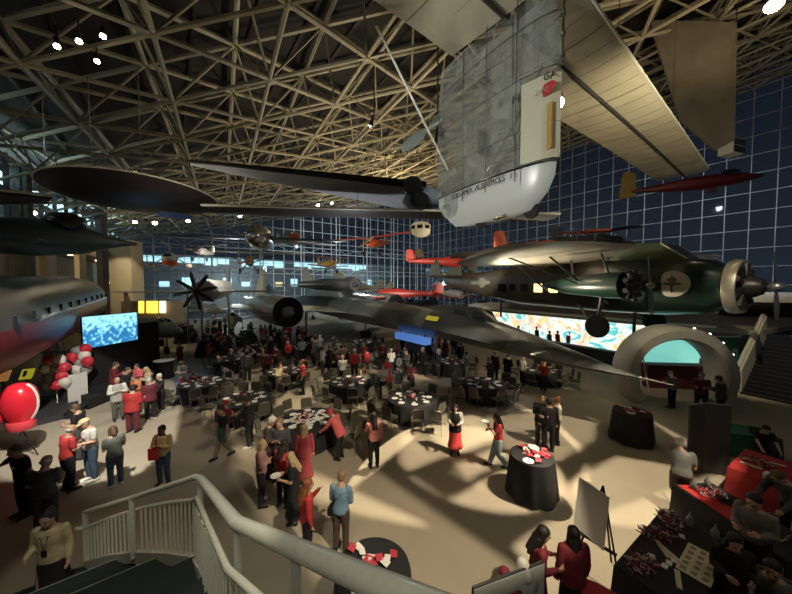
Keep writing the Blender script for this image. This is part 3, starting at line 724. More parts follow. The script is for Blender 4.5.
# --- human-powered aircraft: gondola, huge film wing, propeller
def film_mat(name, col, a0, a1, sc=1.2):
    m = bpy.data.materials.new(name); m.use_nodes = True; nt = m.node_tree; b = nt.nodes['Principled BSDF']
    tc = nt.nodes.new('ShaderNodeTexCoord'); n = nt.nodes.new('ShaderNodeTexNoise'); n.inputs['Scale'].default_value = sc; n.inputs['Detail'].default_value = 5; n.inputs['Distortion'].default_value = 1.2
    r = nt.nodes.new('ShaderNodeMapRange'); r.inputs[1].default_value = .35; r.inputs[2].default_value = .65; r.inputs[3].default_value = a0; r.inputs[4].default_value = a1
    nt.links.new(tc.outputs['Object'], n.inputs['Vector']); nt.links.new(n.outputs['Fac'], r.inputs[0]); nt.links.new(r.outputs[0], b.inputs['Alpha'])
    cr_ = nt.nodes.new('ShaderNodeValToRGB'); cr_.color_ramp.elements[0].color = (*[c * .7 for c in col], 1); cr_.color_ramp.elements[1].color = (*[min(1, c * 1.25) for c in col], 1)
    nt.links.new(n.outputs['Fac'], cr_.inputs[0]); nt.links.new(cr_.outputs[0], b.inputs['Base Color'])
    bp = nt.nodes.new('ShaderNodeBump'); bp.inputs['Strength'].default_value = .5; bp.inputs['Distance'].default_value = .15; nt.links.new(n.outputs['Fac'], bp.inputs['Height']); nt.links.new(bp.outputs[0], b.inputs['Normal'])
    b.inputs['Roughness'].default_value = .18; b.inputs['Subsurface Weight'].default_value = 0
    return m
film = film_mat('clear_film', (.34, .37, .33), .18, .62); wfilm = film_mat('wing_film', (.50, .46, .33), .86, .97, .5)
ha = thing('human_powered_aircraft', 'giant film covered human powered aircraft with a clear gondola hanging overhead', 'airplane', (3.5, 6.5, 0), 0)
ha.rotation_euler[2] = math.atan2(-.81, .585)      # local +x is the flight direction
ha.location = (3.45, 6.45, 0)
def fair(x_le, ch, z, w, q=1.14): # vertical fairing ring, teardrop in plan
    return [V((p.x, p.y, z)) for p in foil((x_le, 0, 0), ch * q, w / q, 'z', 10)]
g_ = MB().loft([fair(-.05, 3.15, 8.12, .163), fair(-.02, 3.2, 8.5, .166), fair(0, 3.25, 9.6, .17), fair(-.05, 3.15, 11.0, .165), fair(-.25, 2.9, 11.9, .15)], cap=False)
obj('gondola_film', g_, film, ha, 60)
pod = MB().loft([fair(-1.0, 1.2, 7.12, .05), fair(-.55, 2.1, 7.2, .12), fair(-.22, 2.75, 7.55, .15), fair(-.08, 3.08, 7.85, .16), fair(-.05, 3.15, 8.14, .164)])
obj('lower_pod', pod, mat('pod_white', (.62, .64, .60), .3), ha, 60)
nosep = MB(); fr1 = [fair(.012, 3.25, z, .176) for z in (8.2, 9.0, 9.95)]
nose = [[p for p in r_ if p.x > -1.0] for r_ in fr1]
n0 = len(nose[0]); half = [r_ for r_ in nose]
# order the nose strip from one side around the leading edge to the other
half = [sorted([p for p in r_ if p.y > 1e-4], key=lambda p: p.x) + sorted([p for p in r_ if abs(p.y) <= 1e-4 and p.x > -.1], key=lambda p: p.x) + sorted([p for p in r_ if p.y < -1e-4], key=lambda p: -p.x) for r_ in nose]
nosep.loft(half, cap=False, closed=False); obj('nose_panel', nosep, mat('nose_cream', (.52, .50, .36), .45), ha, 60)
rb_ = MB()
for z, ch in ((8.15, 3.14), (8.95, 3.2), (10.1, 3.22), (11.2, 3.1)):
    ring = fair(-.0, ch + .02, z, .168); rb_.path(ring + [ring[0]], .014, 5)
for x, w in ((-.75, .16), (-1.6, .135), (-2.5, .07)):
    rb_.tube((x, -w * 2.8, 7.8), (x, -w * 2.8, 11.8), .012, n=5); rb_.tube((x, w * 2.8, 7.8), (x, w * 2.8, 11.8), .012, n=5)
obj('frame_rib', rb_, mat('rib_dark', (.06, .06, .05), .6), ha)
fr2 = MB().tube((-.9, 0, 7.6), (-1.1, 0, 9.3), .03, n=6).tube((-1.1, 0, 9.3), (-.4, 0, 10.3), .03, n=6).tube((-1.1, 0, 9.3), (-2.2, 0, 8.0), .03, n=6).tube((-1.1, 0, 9.3), (-1.15, 0, 11.9), .03, n=6)
fr2.box((-1.75, 0, 8.95), (.5, .28, .08)); fr2.box((-2.0, 0, 9.25), (.07, .3, .6))
fr2.lathe([(.14, -.02), (.16, 0), (.14, .02)], (-1.05, 0, 7.95), 18, axis='y')
obj('pilot_frame', fr2, dark_steel, ha)
# front pole with joints
pole = MB().tube((.05, -.06, 10.05), (.05, -.06, 12.2), .028, n=8)
for k in range(5): pole.tube((.05, -.06, 10.2 + .42 * k), (.05, -.06, 10.27 + .42 * k), .05, n=10)
obj('front_pole', pole, chrome, ha)
def surf(x, ch=3.71, th=.1545):
    f = lambda u: th * ch * (1.48 * math.sqrt(u) - .63 * u - 1.76 * u * u + 1.42 * u ** 3 - .51 * u ** 4)
    u = (.012 - x) / ch; e = .012
    return f(u), math.atan2(f(u + e) - f(u), e * ch)
yd, ad_ = surf(-.14)
obj('door_panel', MB().box((-.14, -yd - .015, 8.85), (.16, .03, .95), rz=-ad_), mat('door_amber', (.45, .28, .07), .4), ha, smooth=0)
wmt = Matrix.Rotation(-ha.rotation_euler[2], 3, 'Z')
for s, bl in ((1, 17.2), (-1, 8.0)):
    # +y is across the hall to the glass side
    ws = MB(); rs = []; N_ = 14
    for k in range(N_ + 1):
        t = k / N_; y = .3 + (bl - .3) * t; c = 3.0 - (.75 * (y / 17.2))
        z = 11.85 - .012 * y * 0 + .1 * math.sin(t * PI)
        rs.append(foil((.15 - .45 * y / 17.2, s * y, z), c, .085))
    if s > 0: rs.append(foil((-.5, s * (bl + .25), 11.85), 1.0, .05))
    wo = obj('wing', ws.loft(rs), wfilm, ha, 40)
    ribs = MB(); nr = int(bl / .72)
    for k in range(nr):
        y = .5 + .72 * k; c = 3.0 - .75 * (y / 17.2); ring = foil((.15 - .45 * y / 17.2, s * y, 11.85 + .1 * math.sin(y / bl * PI)), c * 1.002, .088)
        if k % 5 == 2:
            ribs.path(ring, .02, 5)
        else: ribs.path(ring[9:], .009, 4)
    obj('wing_rib', ribs, mat('rib_brown', (.17, .14, .08), .7), wo)
    spar = MB(); sp2 = []
    for k in range(8):
        y = .4 + (bl - .6) * k / 7; c = 3.0 - .75 * y / 17.2
        sp2.append(V((.15 - .45 * y / 17.2 - c * .42, s * y, 11.85 + .1 * math.sin(y / bl * PI) - c * .078)))
    spar.path(sp2, .055, 6); obj('wing_spar', spar, mat('spar_dark', (.035, .035, .03), .6), wo)
    le = MB(); sp3 = [V((.17 - .45 * (.4 + (bl - .6) * k / 7) / 17.2, s * (.4 + (bl - .6) * k / 7), 11.87)) for k in range(8)]
    le.path(sp3, .035, 6); obj('leading_edge', le, mat('edge_white', (.75, .73, .62), .4), wo)
pr = MB(); hub = V((-4.2, 0, 10.5)); pr.tube(hub + V((.7, 0, 0)), hub + V((-.1, 0, 0)), .05, n=8)
for a_ in (.75, .75 + PI):
    d = V((0, math.cos(a_), math.sin(a_))); w = V((.10, -math.sin(a_) * .16, math.cos(a_) * .16)); rings = []
    for q, f in ((.06, .3), (.35, .9), (.6, 1.), (.9, .7), (1., .3)):
        o = hub + d * 1.35 * q; rings.append([o + w * f, o + V((.03, 0, 0)), o - w * f, o - V((.03, 0, 0))])
    pr.loft(rings)
obj('propeller', pr, mat('prop_pale', (.35, .42, .38), .4), ha, 40)
obj('tail_boom', MB().tube((-3.2, -.05, 8.9), (-3.1, -2.6, 11.7), .03, n=8), mat('edge_white', (.75, .73, .62)), ha)
obj('crumpled_film', MB().ball((-3.0, 0, 7.9), (.35, .22, .45), 10).ball((-3.25, 0, 7.7), (.25, .18, .25), 8), film, ha)
for x in (-.6, -2.0): wheel_part(ha, x, 0, 7.2, .19, .09)
obj('axle_roller', MB().tube((-1.5, -.1, 7.15), (-1.15, -.1, 7.18), .06, n=10).tube((-1.9, 0, 7.3), (-.6, 0, 7.35), .02, n=6), chrome, ha)
lmat = mat('lettering_black', (.015, .015, .015), .6); lred = mat('lettering_red', (.45, .03, .03), .5)
bp_ = []
for x in (-2.9, -2.3, -1.7, -1.1, -.6, -.25):
    y_, a_ = surf(x); bp_.append(V((x, -y_ - .012, 8.15)))
obj('text_band', MB().path(bp_, .016, 5), lmat, ha)
def letters(body, x0, z, size, adv, m, off=.02):
    x = x0
    for ch_c in body:
        if ch_c != ' ':
            y_, a_ = surf(x + adv * .5); text('lettering', ch_c, size, ha, (x, -y_ - off + math.tan(a_) * adv * .25, z), (PI / 2, 0, -a_ if a_ < 1.2 else -1.2), m, .004)
        x += adv
letters('GOSSAMER ALBATROSS II', -2.95, 7.95, .19, .105, lmat, .035)
letters('GA', -.27, 9.82, .2, .12, lmat)
letters('N', -.95, 9.62, .26, .16, mat('sail_green', (.05, .1, .08), .6), .03)
y_, a_ = surf(-.22)
ov = MB().ball((-.22, -y_ - .012, 9.62), (.26, .02, .13), 20, R=Matrix.Rotation(-a_, 3, 'Z')); obj('oval_badge', ov, lred, ha)
letters('DUPONT', -.42, 9.57, .13, .065, mat('badge_cream', (.6, .58, .5), .5), .05)
cables(ha, [(-1, 6, 12), (-1, 13, 12), (-1, 0, 12)])

# speaker box, maroon sailplane with yellow tail
sb_ = thing('loudspeaker', 'black and white loudspeaker box hanging beside the big film wing tip', 'loudspeaker', P(731, 148, 15.5), .3)
obj('cabinet', MB().box((0, 0, 0), (.9, .6, .75)), mat('speaker_pale', (.5, .5, .45), .5), sb_, smooth=0, bevel=.03)
for dz in (.17, -.19): obj('grille', MB().box((0, -.31, dz), (.84, .04, .3)), black_matte, sb_, smooth=0)
cables(sb_, [(0, 0, .35)])
ms = thing('maroon_sailplane', 'slender maroon sailplane with a yellow tail hanging by the glass wall', 'airplane', P(692, 188, 22), 0)
a, b = P(765, 175, 20.5) - ms.location, P(630, 192, 24) - ms.location
dv = (b - a)
def lo_path(t): return a + dv * t
ms_f = MB(); rings = []
nx = dv.normalized(); ny = V((0, 0, 1)).cross(nx).normalized(); nz_ = nx.cross(ny)
for t, r in ((0, .03), (.04, .16), (.15, .38), (.35, .55), (.55, .5), (.8, .28), (1, .1)):
    rings.append([lo_path(t) + (ny * math.cos(2 * PI * k / 14) + nz_ * math.sin(2 * PI * k / 14) * .9) * r for k in range(14)])
obj('fuselage', ms_f.loft(rings), maroon, ms, 50)
q = [b + V((-.9, 0, -.6)), b + V((.35, 0, -.35)), b + V((.35, .0, 1.5)), b + V((-.6, 0, 1.5))]
obj('tail_fin', MB().slab(q, .12), mat('tail_yellow', (.42, .30, .07), .5), ms, smooth=0)
wq = [lo_path(.3) + V((0, 0, .4)), lo_path(.42) + V((0, 0, .4)), lo_path(.42) + V((5.5, 5.0, .8)), lo_path(.36) + V((5.5, 4.8, .8))]
obj('wing', MB().slab(wq, .12), maroon, ms, smooth=0)
obj('cockpit', MB().ball(lo_path(.22) + V((0, 0, .42)), (.7, .3, .3), 12), dkglass, ms)
obj('cable', MB().tube(lo_path(.4) + V((0, 0, .4)), V((*(ms.location + lo_path(.4))[:2], roof_z(*(ms.location + lo_path(.4))[:2]))) - ms.location, .012, n=4).tube(lo_path(.9), V((*(ms.location + lo_path(.9))[:2], roof_z(*(ms.location + lo_path(.9))[:2]))) - ms.location, .012, n=4), dark_steel, ms)
# big pale panel wing behind the film wing
pw = thing('pale_wing_panel', 'wide dusty beige wing panel hanging behind the film wing', 'wing', (0, 0, 0))
q = [P(640, 60, 17), P(736, 40, 15.2), P(734, 150, 15.2), P(722, 165, 16.0), P(700, 140, 17)]
q = [P(650, 20, 16.4), P(737, 22, 15.0), P(735, 140, 15.0), P(716, 150, 15.6), P(680, 120, 16.2)]
obj('panel', MB().slab(q, .14), mat('dusty_beige', (.13, .115, .085), .7, noise=.2, nscale=1), pw, smooth=0)
obj('cable', MB().tube(q[0], V((q[0].x, q[0].y, roof_z(q[0].x, q[0].y))), .012, n=4).tube(q[1], V((q[1].x, q[1].y, roof_z(q[1].x, q[1].y))), .012, n=4), dark_steel, pw)

# --- hanging glider wings at the upper left
ww = thing('round_tipped_glider', 'dark flying wing with one huge rounded tip and long thin right panel', 'airplane', (0, 0, 0))
cR = P(130, 194, 11.3); rings = []
rm = Matrix.Rotation(math.radians(4), 3, 'Y') @ Matrix.Rotation(math.radians(-15), 3, 'X')
dm = MB(); prof = [(.02, .22), (1.2, .25), (2.4, .18), (3.2, .06), (3.5, 0), (3.2, -.07), (2.4, -.22), (1.2, -.36), (.02, -.4)]
for r, z in prof: rings.append([cR + rm @ V((r * .90 * math.cos(2 * PI * k / 48), r * .44 * math.sin(2 * PI * k / 48), z * .8)) for k in range(48)])
dkm = mat('dark_wing_skin', (.018, .013, .015), .42, noise=.3, nscale=.5)
obj('round_wing', dm.loft(rings), dkm, ww, 50)
obj('rim', MB().path([cR + rm @ V((3.15 * math.cos(2 * PI * k / 60), 1.54 * math.sin(2 * PI * k / 60), .03)) for k in range(61)], .035, 6), mat('rim_beige', (.62, .56, .42), .5), ww)
obj('blue_marking', MB().slab([cR + V((.35, .75, -.62)), cR + V((.95, .35, -.52)), cR + V((1.9, .75, -.66)), cR + V((1.3, 1.0, -.70))], -.03), mat('marking_blue', (.10, .22, .75), .4), ww, smooth=0)
wl_, wr_ = P(214, 211, 11.2), P(552, 218, 12.4)
pm = MB(); rings = []
for t in (0, .15, .5, .85, 1):
    c = wl_.lerp(wr_, t); ch = 1.45 * (1 - .15 * t)
    rings.append([c + V((.0, -ch / 2, .02)), c + V((0, -ch * .2, .11)), c + V((0, ch / 2, .0)), c + V((0, -ch * .2, -.09))])
obj('long_wing', pm.loft(rings), mat('long_wing_dark', (.03, .027, .025), .5), ww, 30)
obj('leading_edge', MB().path([wl_.lerp(wr_, t) + V((0, -1.45 * (1 - .15 * t) / 2, .03)) for t in (0, .15, .5, .85, 1)], .045, 8), mat('edge_white', (.75, .73, .62)), ww)
wc_ = MB()
for p in (cR + V((-.3, -1.1, .3)), cR + V((1.2, -.9, .25)), wl_.lerp(wr_, .4), wl_.lerp(wr_, .8)): wc_.tube(p, V((p.x, p.y, roof_z(p.x, p.y))), .014, n=4)
obj('cable', wc_, chrome, ww)
obj('shackle', MB().ball(cR + V((-.3, -1.2, .42)), .08, 8).ball(cR + V((1.2, -1.1, .36)), .08, 8), chrome, ww)
gw = thing('grey_glider', 'long tapering grey glider wing with a black trailing edge', 'airplane', (0, 0, 0))
tip1, tip2, rt1, rt2 = P(190, 163, 9.6), P(193, 166, 10.1), P(425, 187, 12.0), P(425, 214, 15.0)
gm = MB(); rings = []
for t in (0, .25, .5, .75, 1):
    a = tip1.lerp(rt1, t); b = tip2.lerp(rt2, t); u = V((0, 0, .05 + .12 * t)); rings.append([a, a.lerp(b, .3) + u, b, a.lerp(b, .3) - u])
obj('wing', gm.loft(rings), mat('glider_grey', (.42, .44, .48), .5, noise=.08, nscale=2), gw, 30)
obj('dark_edge', MB().path([tip1.lerp(rt1, t) + V((0, -.05, .05)) for t in (0, .3, .6, 1)], [.03, .09, .12, .16], 8), black_matte, gw)
hb = P(418, 200, 12.0)
obj('nose_cone', MB().loft([[hb + V((x * .8, -x * .5, 0)) + V((.3 * math.cos(t) * r, .5 * math.cos(t) * r, math.sin(t) * r * .5)) for t in [2 * PI * k / 16 for k in range(16)]] for x, r in ((-.7, .2), (-.3, .8), (.3, .9), (.9, .6), (1.1, .3))]), mat('cone_pale_blue', (.26, .33, .42), .35, bump=.4, nscale=4), gw, 40)
for dx, dz in ((0.0, -.25), (-.25, .3)):
    obj('wheel', MB().lathe([(.1, -.12), (.3, -.12), (.36, -.05), (.36, .05), (.3, .12), (.1, .12)], hb + V((dx, -.75, dz)), 18, axis='y'), black_gloss, gw)
for t in (.25, .8):
    p = tip1.lerp(rt1, t); obj('cable', MB().tube(p, V((p.x, p.y, roof_z(p.x, p.y))), .012, n=4), chrome, gw)
sl = thing('slab_wing', 'thin dark wing slab with a pale top poking in beside the slim post', 'wing', (0, 0, 0))
q = [P(-60, 186, 8.5), P(-40, 204, 12), P(47, 202, 10.6), P(52, 197, 9.6)]
obj('skin', MB().slab(q, .06), dkm, sl, smooth=0)
obj('pale_edge', MB().path([q[0] + V((0, -.02, .05)), q[3] + V((0, -.02, .05))], .04, 6), mat('rim_beige', (.62, .56, .42)), sl)
obj('cable', MB().tube(q[2], V((q[2].x, q[2].y, roof_z(q[2].x, q[2].y))), .012, n=4), chrome, sl)
# blue-grey jet below it
bj = thing('blue_grey_jet', 'blue grey hanging jet with a humped dark canopy above the silver airliner', 'jet', (0, 0, 0))
a, b = P(-90, 232, 9.5), P(136, 246, 17.0); dv = b - a; nx = dv.normalized(); ny = V((0, 0, 1)).cross(nx).normalized(); nz_ = nx.cross(ny); rings = []
for t, r in ((0, .5), (.15, .8), (.4, .98), (.6, .85), (.8, .42), (.9, .22), (1, .1)):
    rings.append([a + dv * t + V((0, 0, .1)) + (ny * math.cos(2 * PI * k / 18) + nz_ * math.sin(2 * PI * k / 18) * .8) * r for k in range(18)])
obj('fuselage', MB().loft(rings), bluegrey, bj, 50)
obj('canopy', MB().ball(P(64, 222, 13.2), (.75, .7, .42), 16), black_gloss, bj, 60)
obj('wing', MB().slab([a + dv * .3 + V((0, -.1, -.2)), a + dv * .55 + V((0, 0, -.2)), a + dv * .6 + V((1.4, -2.6, -.2)), a + dv * .45 + V((1.0, -2.9, -.2))], .08), bluegrey, bj, smooth=0)
for t in (.35, .8):
    p = a + dv * t; obj('cable', MB().tube(p + V((0, 0, .3)), V((p.x, p.y, roof_z(p.x, p.y))), .012, n=4), chrome, bj)
# polished airliner along the left wall
al = thing('silver_airliner', 'big polished metal airliner body with dark red belly along the stage side wall', 'airplane', (0, 0, 0))
a, b = V((-9.9, 4.4, 3.95)), V((-23.6, 22.7, 4.45)); dv = b - a; nx = dv.normalized(); ny = V((0, 0, 1)).cross(nx).normalized(); nz_ = nx.cross(ny)
dkalu = mat('airliner_metal', (.085, .08, .07), .34, .6, bump=.12, nscale=3.); bel = mat('airliner_red', (.16, .014, .016), .4)
def arc(t, r, a0, a1, n): return [a + dv * t + (ny * math.cos(a0 + (a1 - a0) * k / n) + nz_ * math.sin(a0 + (a1 - a0) * k / n)) * r for k in range(n + 1)]
prof = ((0, .9), (.05, 1.25), (.15, 1.55), (.3, 1.7), (.75, 1.7), (.9, 1.55), (1, 1.2))
obj('upper_fuselage', MB().loft([arc(t, r, .10, PI - .10, 16) for t, r in prof], closed=True), dkalu, al, 50)
obj('belly', MB().loft([arc(t, r * 1.004, PI - .12, 2 * PI + .12, 14) for t, r in prof], closed=True), bel, al, 50)
for k in range(11):
    c = a + dv * (.18 + .066 * k); ang = PI + .0
    p = c - ny * 1.66 + V((0, 0, .45)); side_ = 1 if (p - V((0, 0, 5.5))).xy.length < (c + ny * 1.66).xy.length else -1
    p = c + ny * (-1.66 if side_ > 0 else 1.66) + V((0, 0, .45))
    obj('window', MB().box(p, (.22, .09, .26), rz=math.atan2(dv.y, dv.x)), black_gloss, al, smooth=0, bevel=.02)
ch_ = MB(); s_n = -1 if (a - ny).xy.length < (a + ny).xy.length else 1
obj('cheat_line', MB().path([a + dv * t + ny * (s_n * 1.66) + V((0, 0, .30)) for t in (.28, .5, .76)], .035, 6), mat('cheat_pale', (.6, .57, .45), .25, .5), al)
for t in (.3, .7):
    p = a + dv * t; obj('gear_leg', MB().tube(p + V((0, 0, -1.5)), V((p.x, p.y, .4)), .12, n=10), chrome, al)
    obj('wheel', MB().lathe([(.2, -.2), (.45, -.2), (.5, 0), (.45, .2), (.2, .2)], (p.x, p.y, .5), 18, axis='y'), black_matte, al)

# --- smaller aircraft further in
PH = lambda x0, y0, x1, y1: 0
light_plane('red_monoplane', 'bright red high wing monoplane hanging nose-on before the far glass', 'airplane', P(375, 243, 36), -1.9, 1.0, orange, red, 'high', 6.5, 9.6, rx=.05, ry=.1)
light_plane('red_biplane', 'dark red fuselage monoplane with a long brown wing beside the cream lantern', 'airplane', P(452, 262, 33), 0.12, 1.0, red, brown, 'high', 7.5, 10.5, rx=0.03, gear='wheel', tail=red)
light_plane('yellow_winged_floatplane', 'yellow winged floatplane with pale floats above the tail fins', 'airplane', P(462, 262, 37), 0.25, 1.1, brown, yel, 'high', 8, 12, gear='float')
light_plane('orange_biplane', 'orange fabric biplane hanging above the trimotor wing', 'airplane', P(562, 247, 23), -.2, 1.05, orange, orange, 'biplane', 7, 7.5, rx=.15)
light_plane('black_biplane', 'black biplane hanging close to the glass wall beside the orange biplane', 'airplane', P(598, 241, 21.), .1, .72, black_matte, mat('biplane_charcoal', (.03, .035, .045), .6), 'biplane', 7, 6.5, rx=.08)
light_plane('yellow_biplane', 'yellow and purple aerobatic biplane hanging above the drone', 'airplane', P(328, 264, 38), -.9, .8, yel, mat('purple_brown', (.16, .06, .08), .5), 'biplane', 6, 7, tail=yel)
light_plane('orange_nosed_airplane', 'grey monoplane with a rounded orange nose hanging over the nacelle', 'airplane', P(288, 240, 30), -.9, .9, lgrey, lgrey, 'low', 6.5, 10, eng='inline', gear='none', nprop=0)
for c_ in [o for o in bpy.data.objects if o.parent and o.parent.name.startswith('orange_nosed') and o.name.startswith('nose_cowl')]: bpy.data.objects.remove(c_)
obj('nose_cone', MB().ball((2.0, 0, .05), (.75, .5, .52), 14), mat('aircraft_orange', (.7, .1, .03)), bpy.data.objects['orange_nosed_airplane'])
light_plane('brown_parasol_monoplane', 'brown parasol wing monoplane hanging against the far window bands', 'airplane', P(250, 262, 40), -1.2, 1.1, brown, ivory, 'parasol', 7, 12)
light_plane('red_racer', 'long low red and white racing airplane beyond the black jet', 'airplane', P(398, 294, 34), 2.9, 1.0, mat('aircraft_red', (.3, .02, .02)), red, 'low', 7.5, 9, hang=False, gear='wheel')
light_plane('red_triplane', 'red biplane on the balcony before the far glass with a round white cowl', 'airplane', P(455, 294, 36), -1.2, .9, lgrey, red, 'biplane', 6.5, 8, hang=False)
light_plane('ivory_biplane', 'ivory mail biplane parked under the far glass', 'airplane', P(365, 288, 44), -2.2, .9, ivory, ivory, 'biplane', 7, 9, hang=False)
# polished round-nosed aircraft by the far glass
rn = thing('silver_round_nose_airplane', 'polished silver blunt nosed airplane hanging over the jet nacelle', 'airplane', P(260, 238, 27), -1.35)
obj('fuselage', MB().loft([ell(1.8, 0, .25, .25), ell(1.6, 0, .75, .75), ell(1.1, 0, 1.0, 1.05), ell(-.5, 0, 1.05, 1.1), ell(-3.5, .1, .7, .75), ell(-6, .2, .2, .25)]), alu, rn, 50)
obj('wing', wing_mb(.4, .0, 15, 1.9, 1.2, sweep=.3, th=.1), dark_steel, rn, 40)
obj('tail_fin', fin_mb(-4.8, .3, 1.7, 1.5, .9, .5), alu, rn, 40)
obj('strut_arm', MB().tube((1.0, -1.0, .0), (2.0, -4.2, 1.6), .09, n=8), lgrey, rn)
cables(rn, [(0, 2, .1), (0, -2, .1)])
# helicopter-like amphibian with red belly
hp = thing('amphibious_helicopter', 'small white helicopter with an orange belly and side floats hanging near the pier', 'helicopter', P(170, 260, 27), -1.3, sc=.78)
obj('cabin', MB().ball((0, 0, .3), (1.2, .62, .6), 16), white_paint, hp, 60); obj('nose_window', MB().ball((.75, 0, .45), (.5, .45, .3), 12), dkglass, hp, 60)
obj('belly', MB().ball((0, 0, -.35), (1.1, .75, .38), 16), orange, hp, 60)
for s in (-1, 1):
    obj('float', MB().ball((.1, s * 1.9, -.65), (.7, .3, .28), 12), ivory, hp, 50)
    obj('float_strut', MB().tube((0, s * .5, .3), (0, s * 1.9, -.6), .07, n=6), lgrey, hp)
obj('tail_boom', MB().tube((-.9, 0, .5), (-5, 0, .9), .25, .09, n=10), lgrey, hp)
rt = MB().tube((0, 0, 1.0), (0, 0, 1.5), .08, n=8)
for k in range(3):
    t = .25 + 2 * PI * k / 3; rt.box((2.7 * math.cos(t), 2.7 * math.sin(t), 1.5), (5.2, .22, .03), rz=t)
obj('rotor', rt, lgrey, hp); cables(hp, [(0, 0, 1.5)])
light_plane('twin_boom_autogyro', 'dark wheeled autogyro hanging beside the small white helicopter', 'airplane', P(203, 252, 28), -1.4, .62, lgrey, dark_steel, 'parasol', 6, 7)
# eight-bladed black propeller aircraft with a long straight wing
pc = thing('propeller_airliner', 'grey airplane with a large black eight bladed propeller and long straight wing', 'airplane', P(197, 291, 24), math.atan2(-.95, .3))
obj('fuselage', MB().loft([ell(0, 0, .35, .35), ell(-.6, 0, .7, .75), ell(-3, 0, .95, 1.0), ell(-9, .1, .85, .9), ell(-12, .3, .15, .3)]), lgrey, pc, 50)
obj('wing', wing_mb(-2.6, -.1, 13, 2.2, 1.2, th=.1), lgrey, pc, 40)
prop_part(pc, .35, 0, 0, 1.55, 8, black_gloss, .22, .2)
obj('tail_fin', fin_mb(-10, .5, 2.3, 2.2, 1.2, 1.), lgrey, pc, 40)
for s in (-1, 0, 1): obj('gear_leg', MB().tube((-3 + (0 if s else 2), s * 1.6, -.4), (-3 + (0 if s else 2), s * 1.6, -pc.location.z + .05), .08, n=8), chrome, pc)
# line of fighters on the floor beyond
jet('white_fighter_jet', 'pale swept wing fighter jet parked left of the black jet nacelle', G(232, 318, 1.95), -1.05, .78, mat('fighter_pale', (.45, .43, .37), .45, noise=.15), 13, 9, fin=2.2)
jet('camouflage_fighter_jet', 'brown camouflage fighter jet parked behind the stage screen', G(150, 327, 2.3), -.55, .85, mat('camo_brown', (.22, .17, .10), .6, noise=.6, nscale=.8), 12, 8, .85)
jet('grey_delta_jet', 'grey fighter jet parked behind the wing of the black jet', G(205, 309, 2.1), -.7, .9, lgrey, 14, 9, fin=2.8, tip=True)
jet('silver_jet_fighter', 'bare silver jet fighter with a tall pale fin by the far windows', V((-17, 50, 2.0)), -.5, 1.0, alu, 14, 10, fin=3.2)
jet('sand_coloured_jet', 'sand coloured attack jet seen beyond the drone', G(362, 305, 2.3), -2.4, .95, ivory, 14, 9, fin=3.2)
jet('dark_navy_jet', 'dark navy jet parked against the far glass', G(420, 304, 2.2), -2.2, .95, bluegrey, 13, 9, fin=2.8)
jet('twin_tailed_jet', 'grey twin tailed fighter parked under the floatplane', G(505, 309, 2.5), 2.2, .9, lgrey, 14, 9, fin=2.8, twin=True)
# cream lantern-like gondola
ln = thing('airship_gondola', 'small cream six-sided cabin with dark windows hanging before the far glass', 'gondola', P(421, 229, 30), .2)
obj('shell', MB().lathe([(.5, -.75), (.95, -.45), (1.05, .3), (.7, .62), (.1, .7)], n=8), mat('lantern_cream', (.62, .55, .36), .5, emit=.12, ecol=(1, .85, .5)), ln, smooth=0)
for k in range(8):
    t = 2 * PI * (k + .5) / 8
    obj('window', MB().box((.975 * math.cos(t), .975 * math.sin(t), .08), (.06, .52, .34), rz=t), dkglass, ln, smooth=0)
cables(ln, [(0, 0, .7)])
# long white exhibit on the balcony
we = thing('white_sailplane_fuselage', 'long white fuselage with a red lower stripe lying on the balcony trestles', 'airplane', (33, 28, 0), math.atan2(-.35, .93))
obj('body', MB().loft([rr(-4.6, 4.15, .35, .35), rr(-4.2, 4.15, .8, .7), rr(0, 4.15, .85, .72), rr(5, 4.1, .8, .7), rr(5.6, 4.0, .3, .4)]), mat('exhibit_white', (.8, .78, .68), .45), we, 45)
obj('stripe', MB().box((.5, -.80, 3.68), (9.6, .12, .28)), mat('aircraft_red', (.3, .02, .02)), we, smooth=0)
for x in (-3, 0, 3): obj('trestle', MB().box((x, 0, 3.22), (.9, 1.5, .44)), black_matte, we, smooth=0)
bx = thing('display_cabinet', 'dark slatted display cabinet on the balcony below the white fuselage', 'cabinet', (29.0, 24.0, 3.0), -.3)
obj('body', MB().box((0, 0, .55), (4.5, .8, 1.1)), black_matte, bx, smooth=0)
for k in range(4): obj('shelf', MB().box((.6, -.43, .2 + .22 * k), (2.6, .06, .05)), dark_steel, bx, smooth=0)
# blue service box under the black jet
bsx = thing('blue_light_panel', 'glowing blue panel hung under the black jet belly', 'panel', P(412, 338, 19), HL)
obj('panel', MB().box((0, 0, 0), (3.0, .5, .42)), mat('blue_panel', (.08, .2, .55), .4, emit=.35, ecol=(.12, .28, .8)), bsx, smooth=0)
obj('bracket', MB().tube((1.2, 0, .2), (1.2, 0, .8), .04, n=6).tube((-1.2, 0, .2), (-1.2, 0, .8), .04, n=6), dark_steel, bsx)
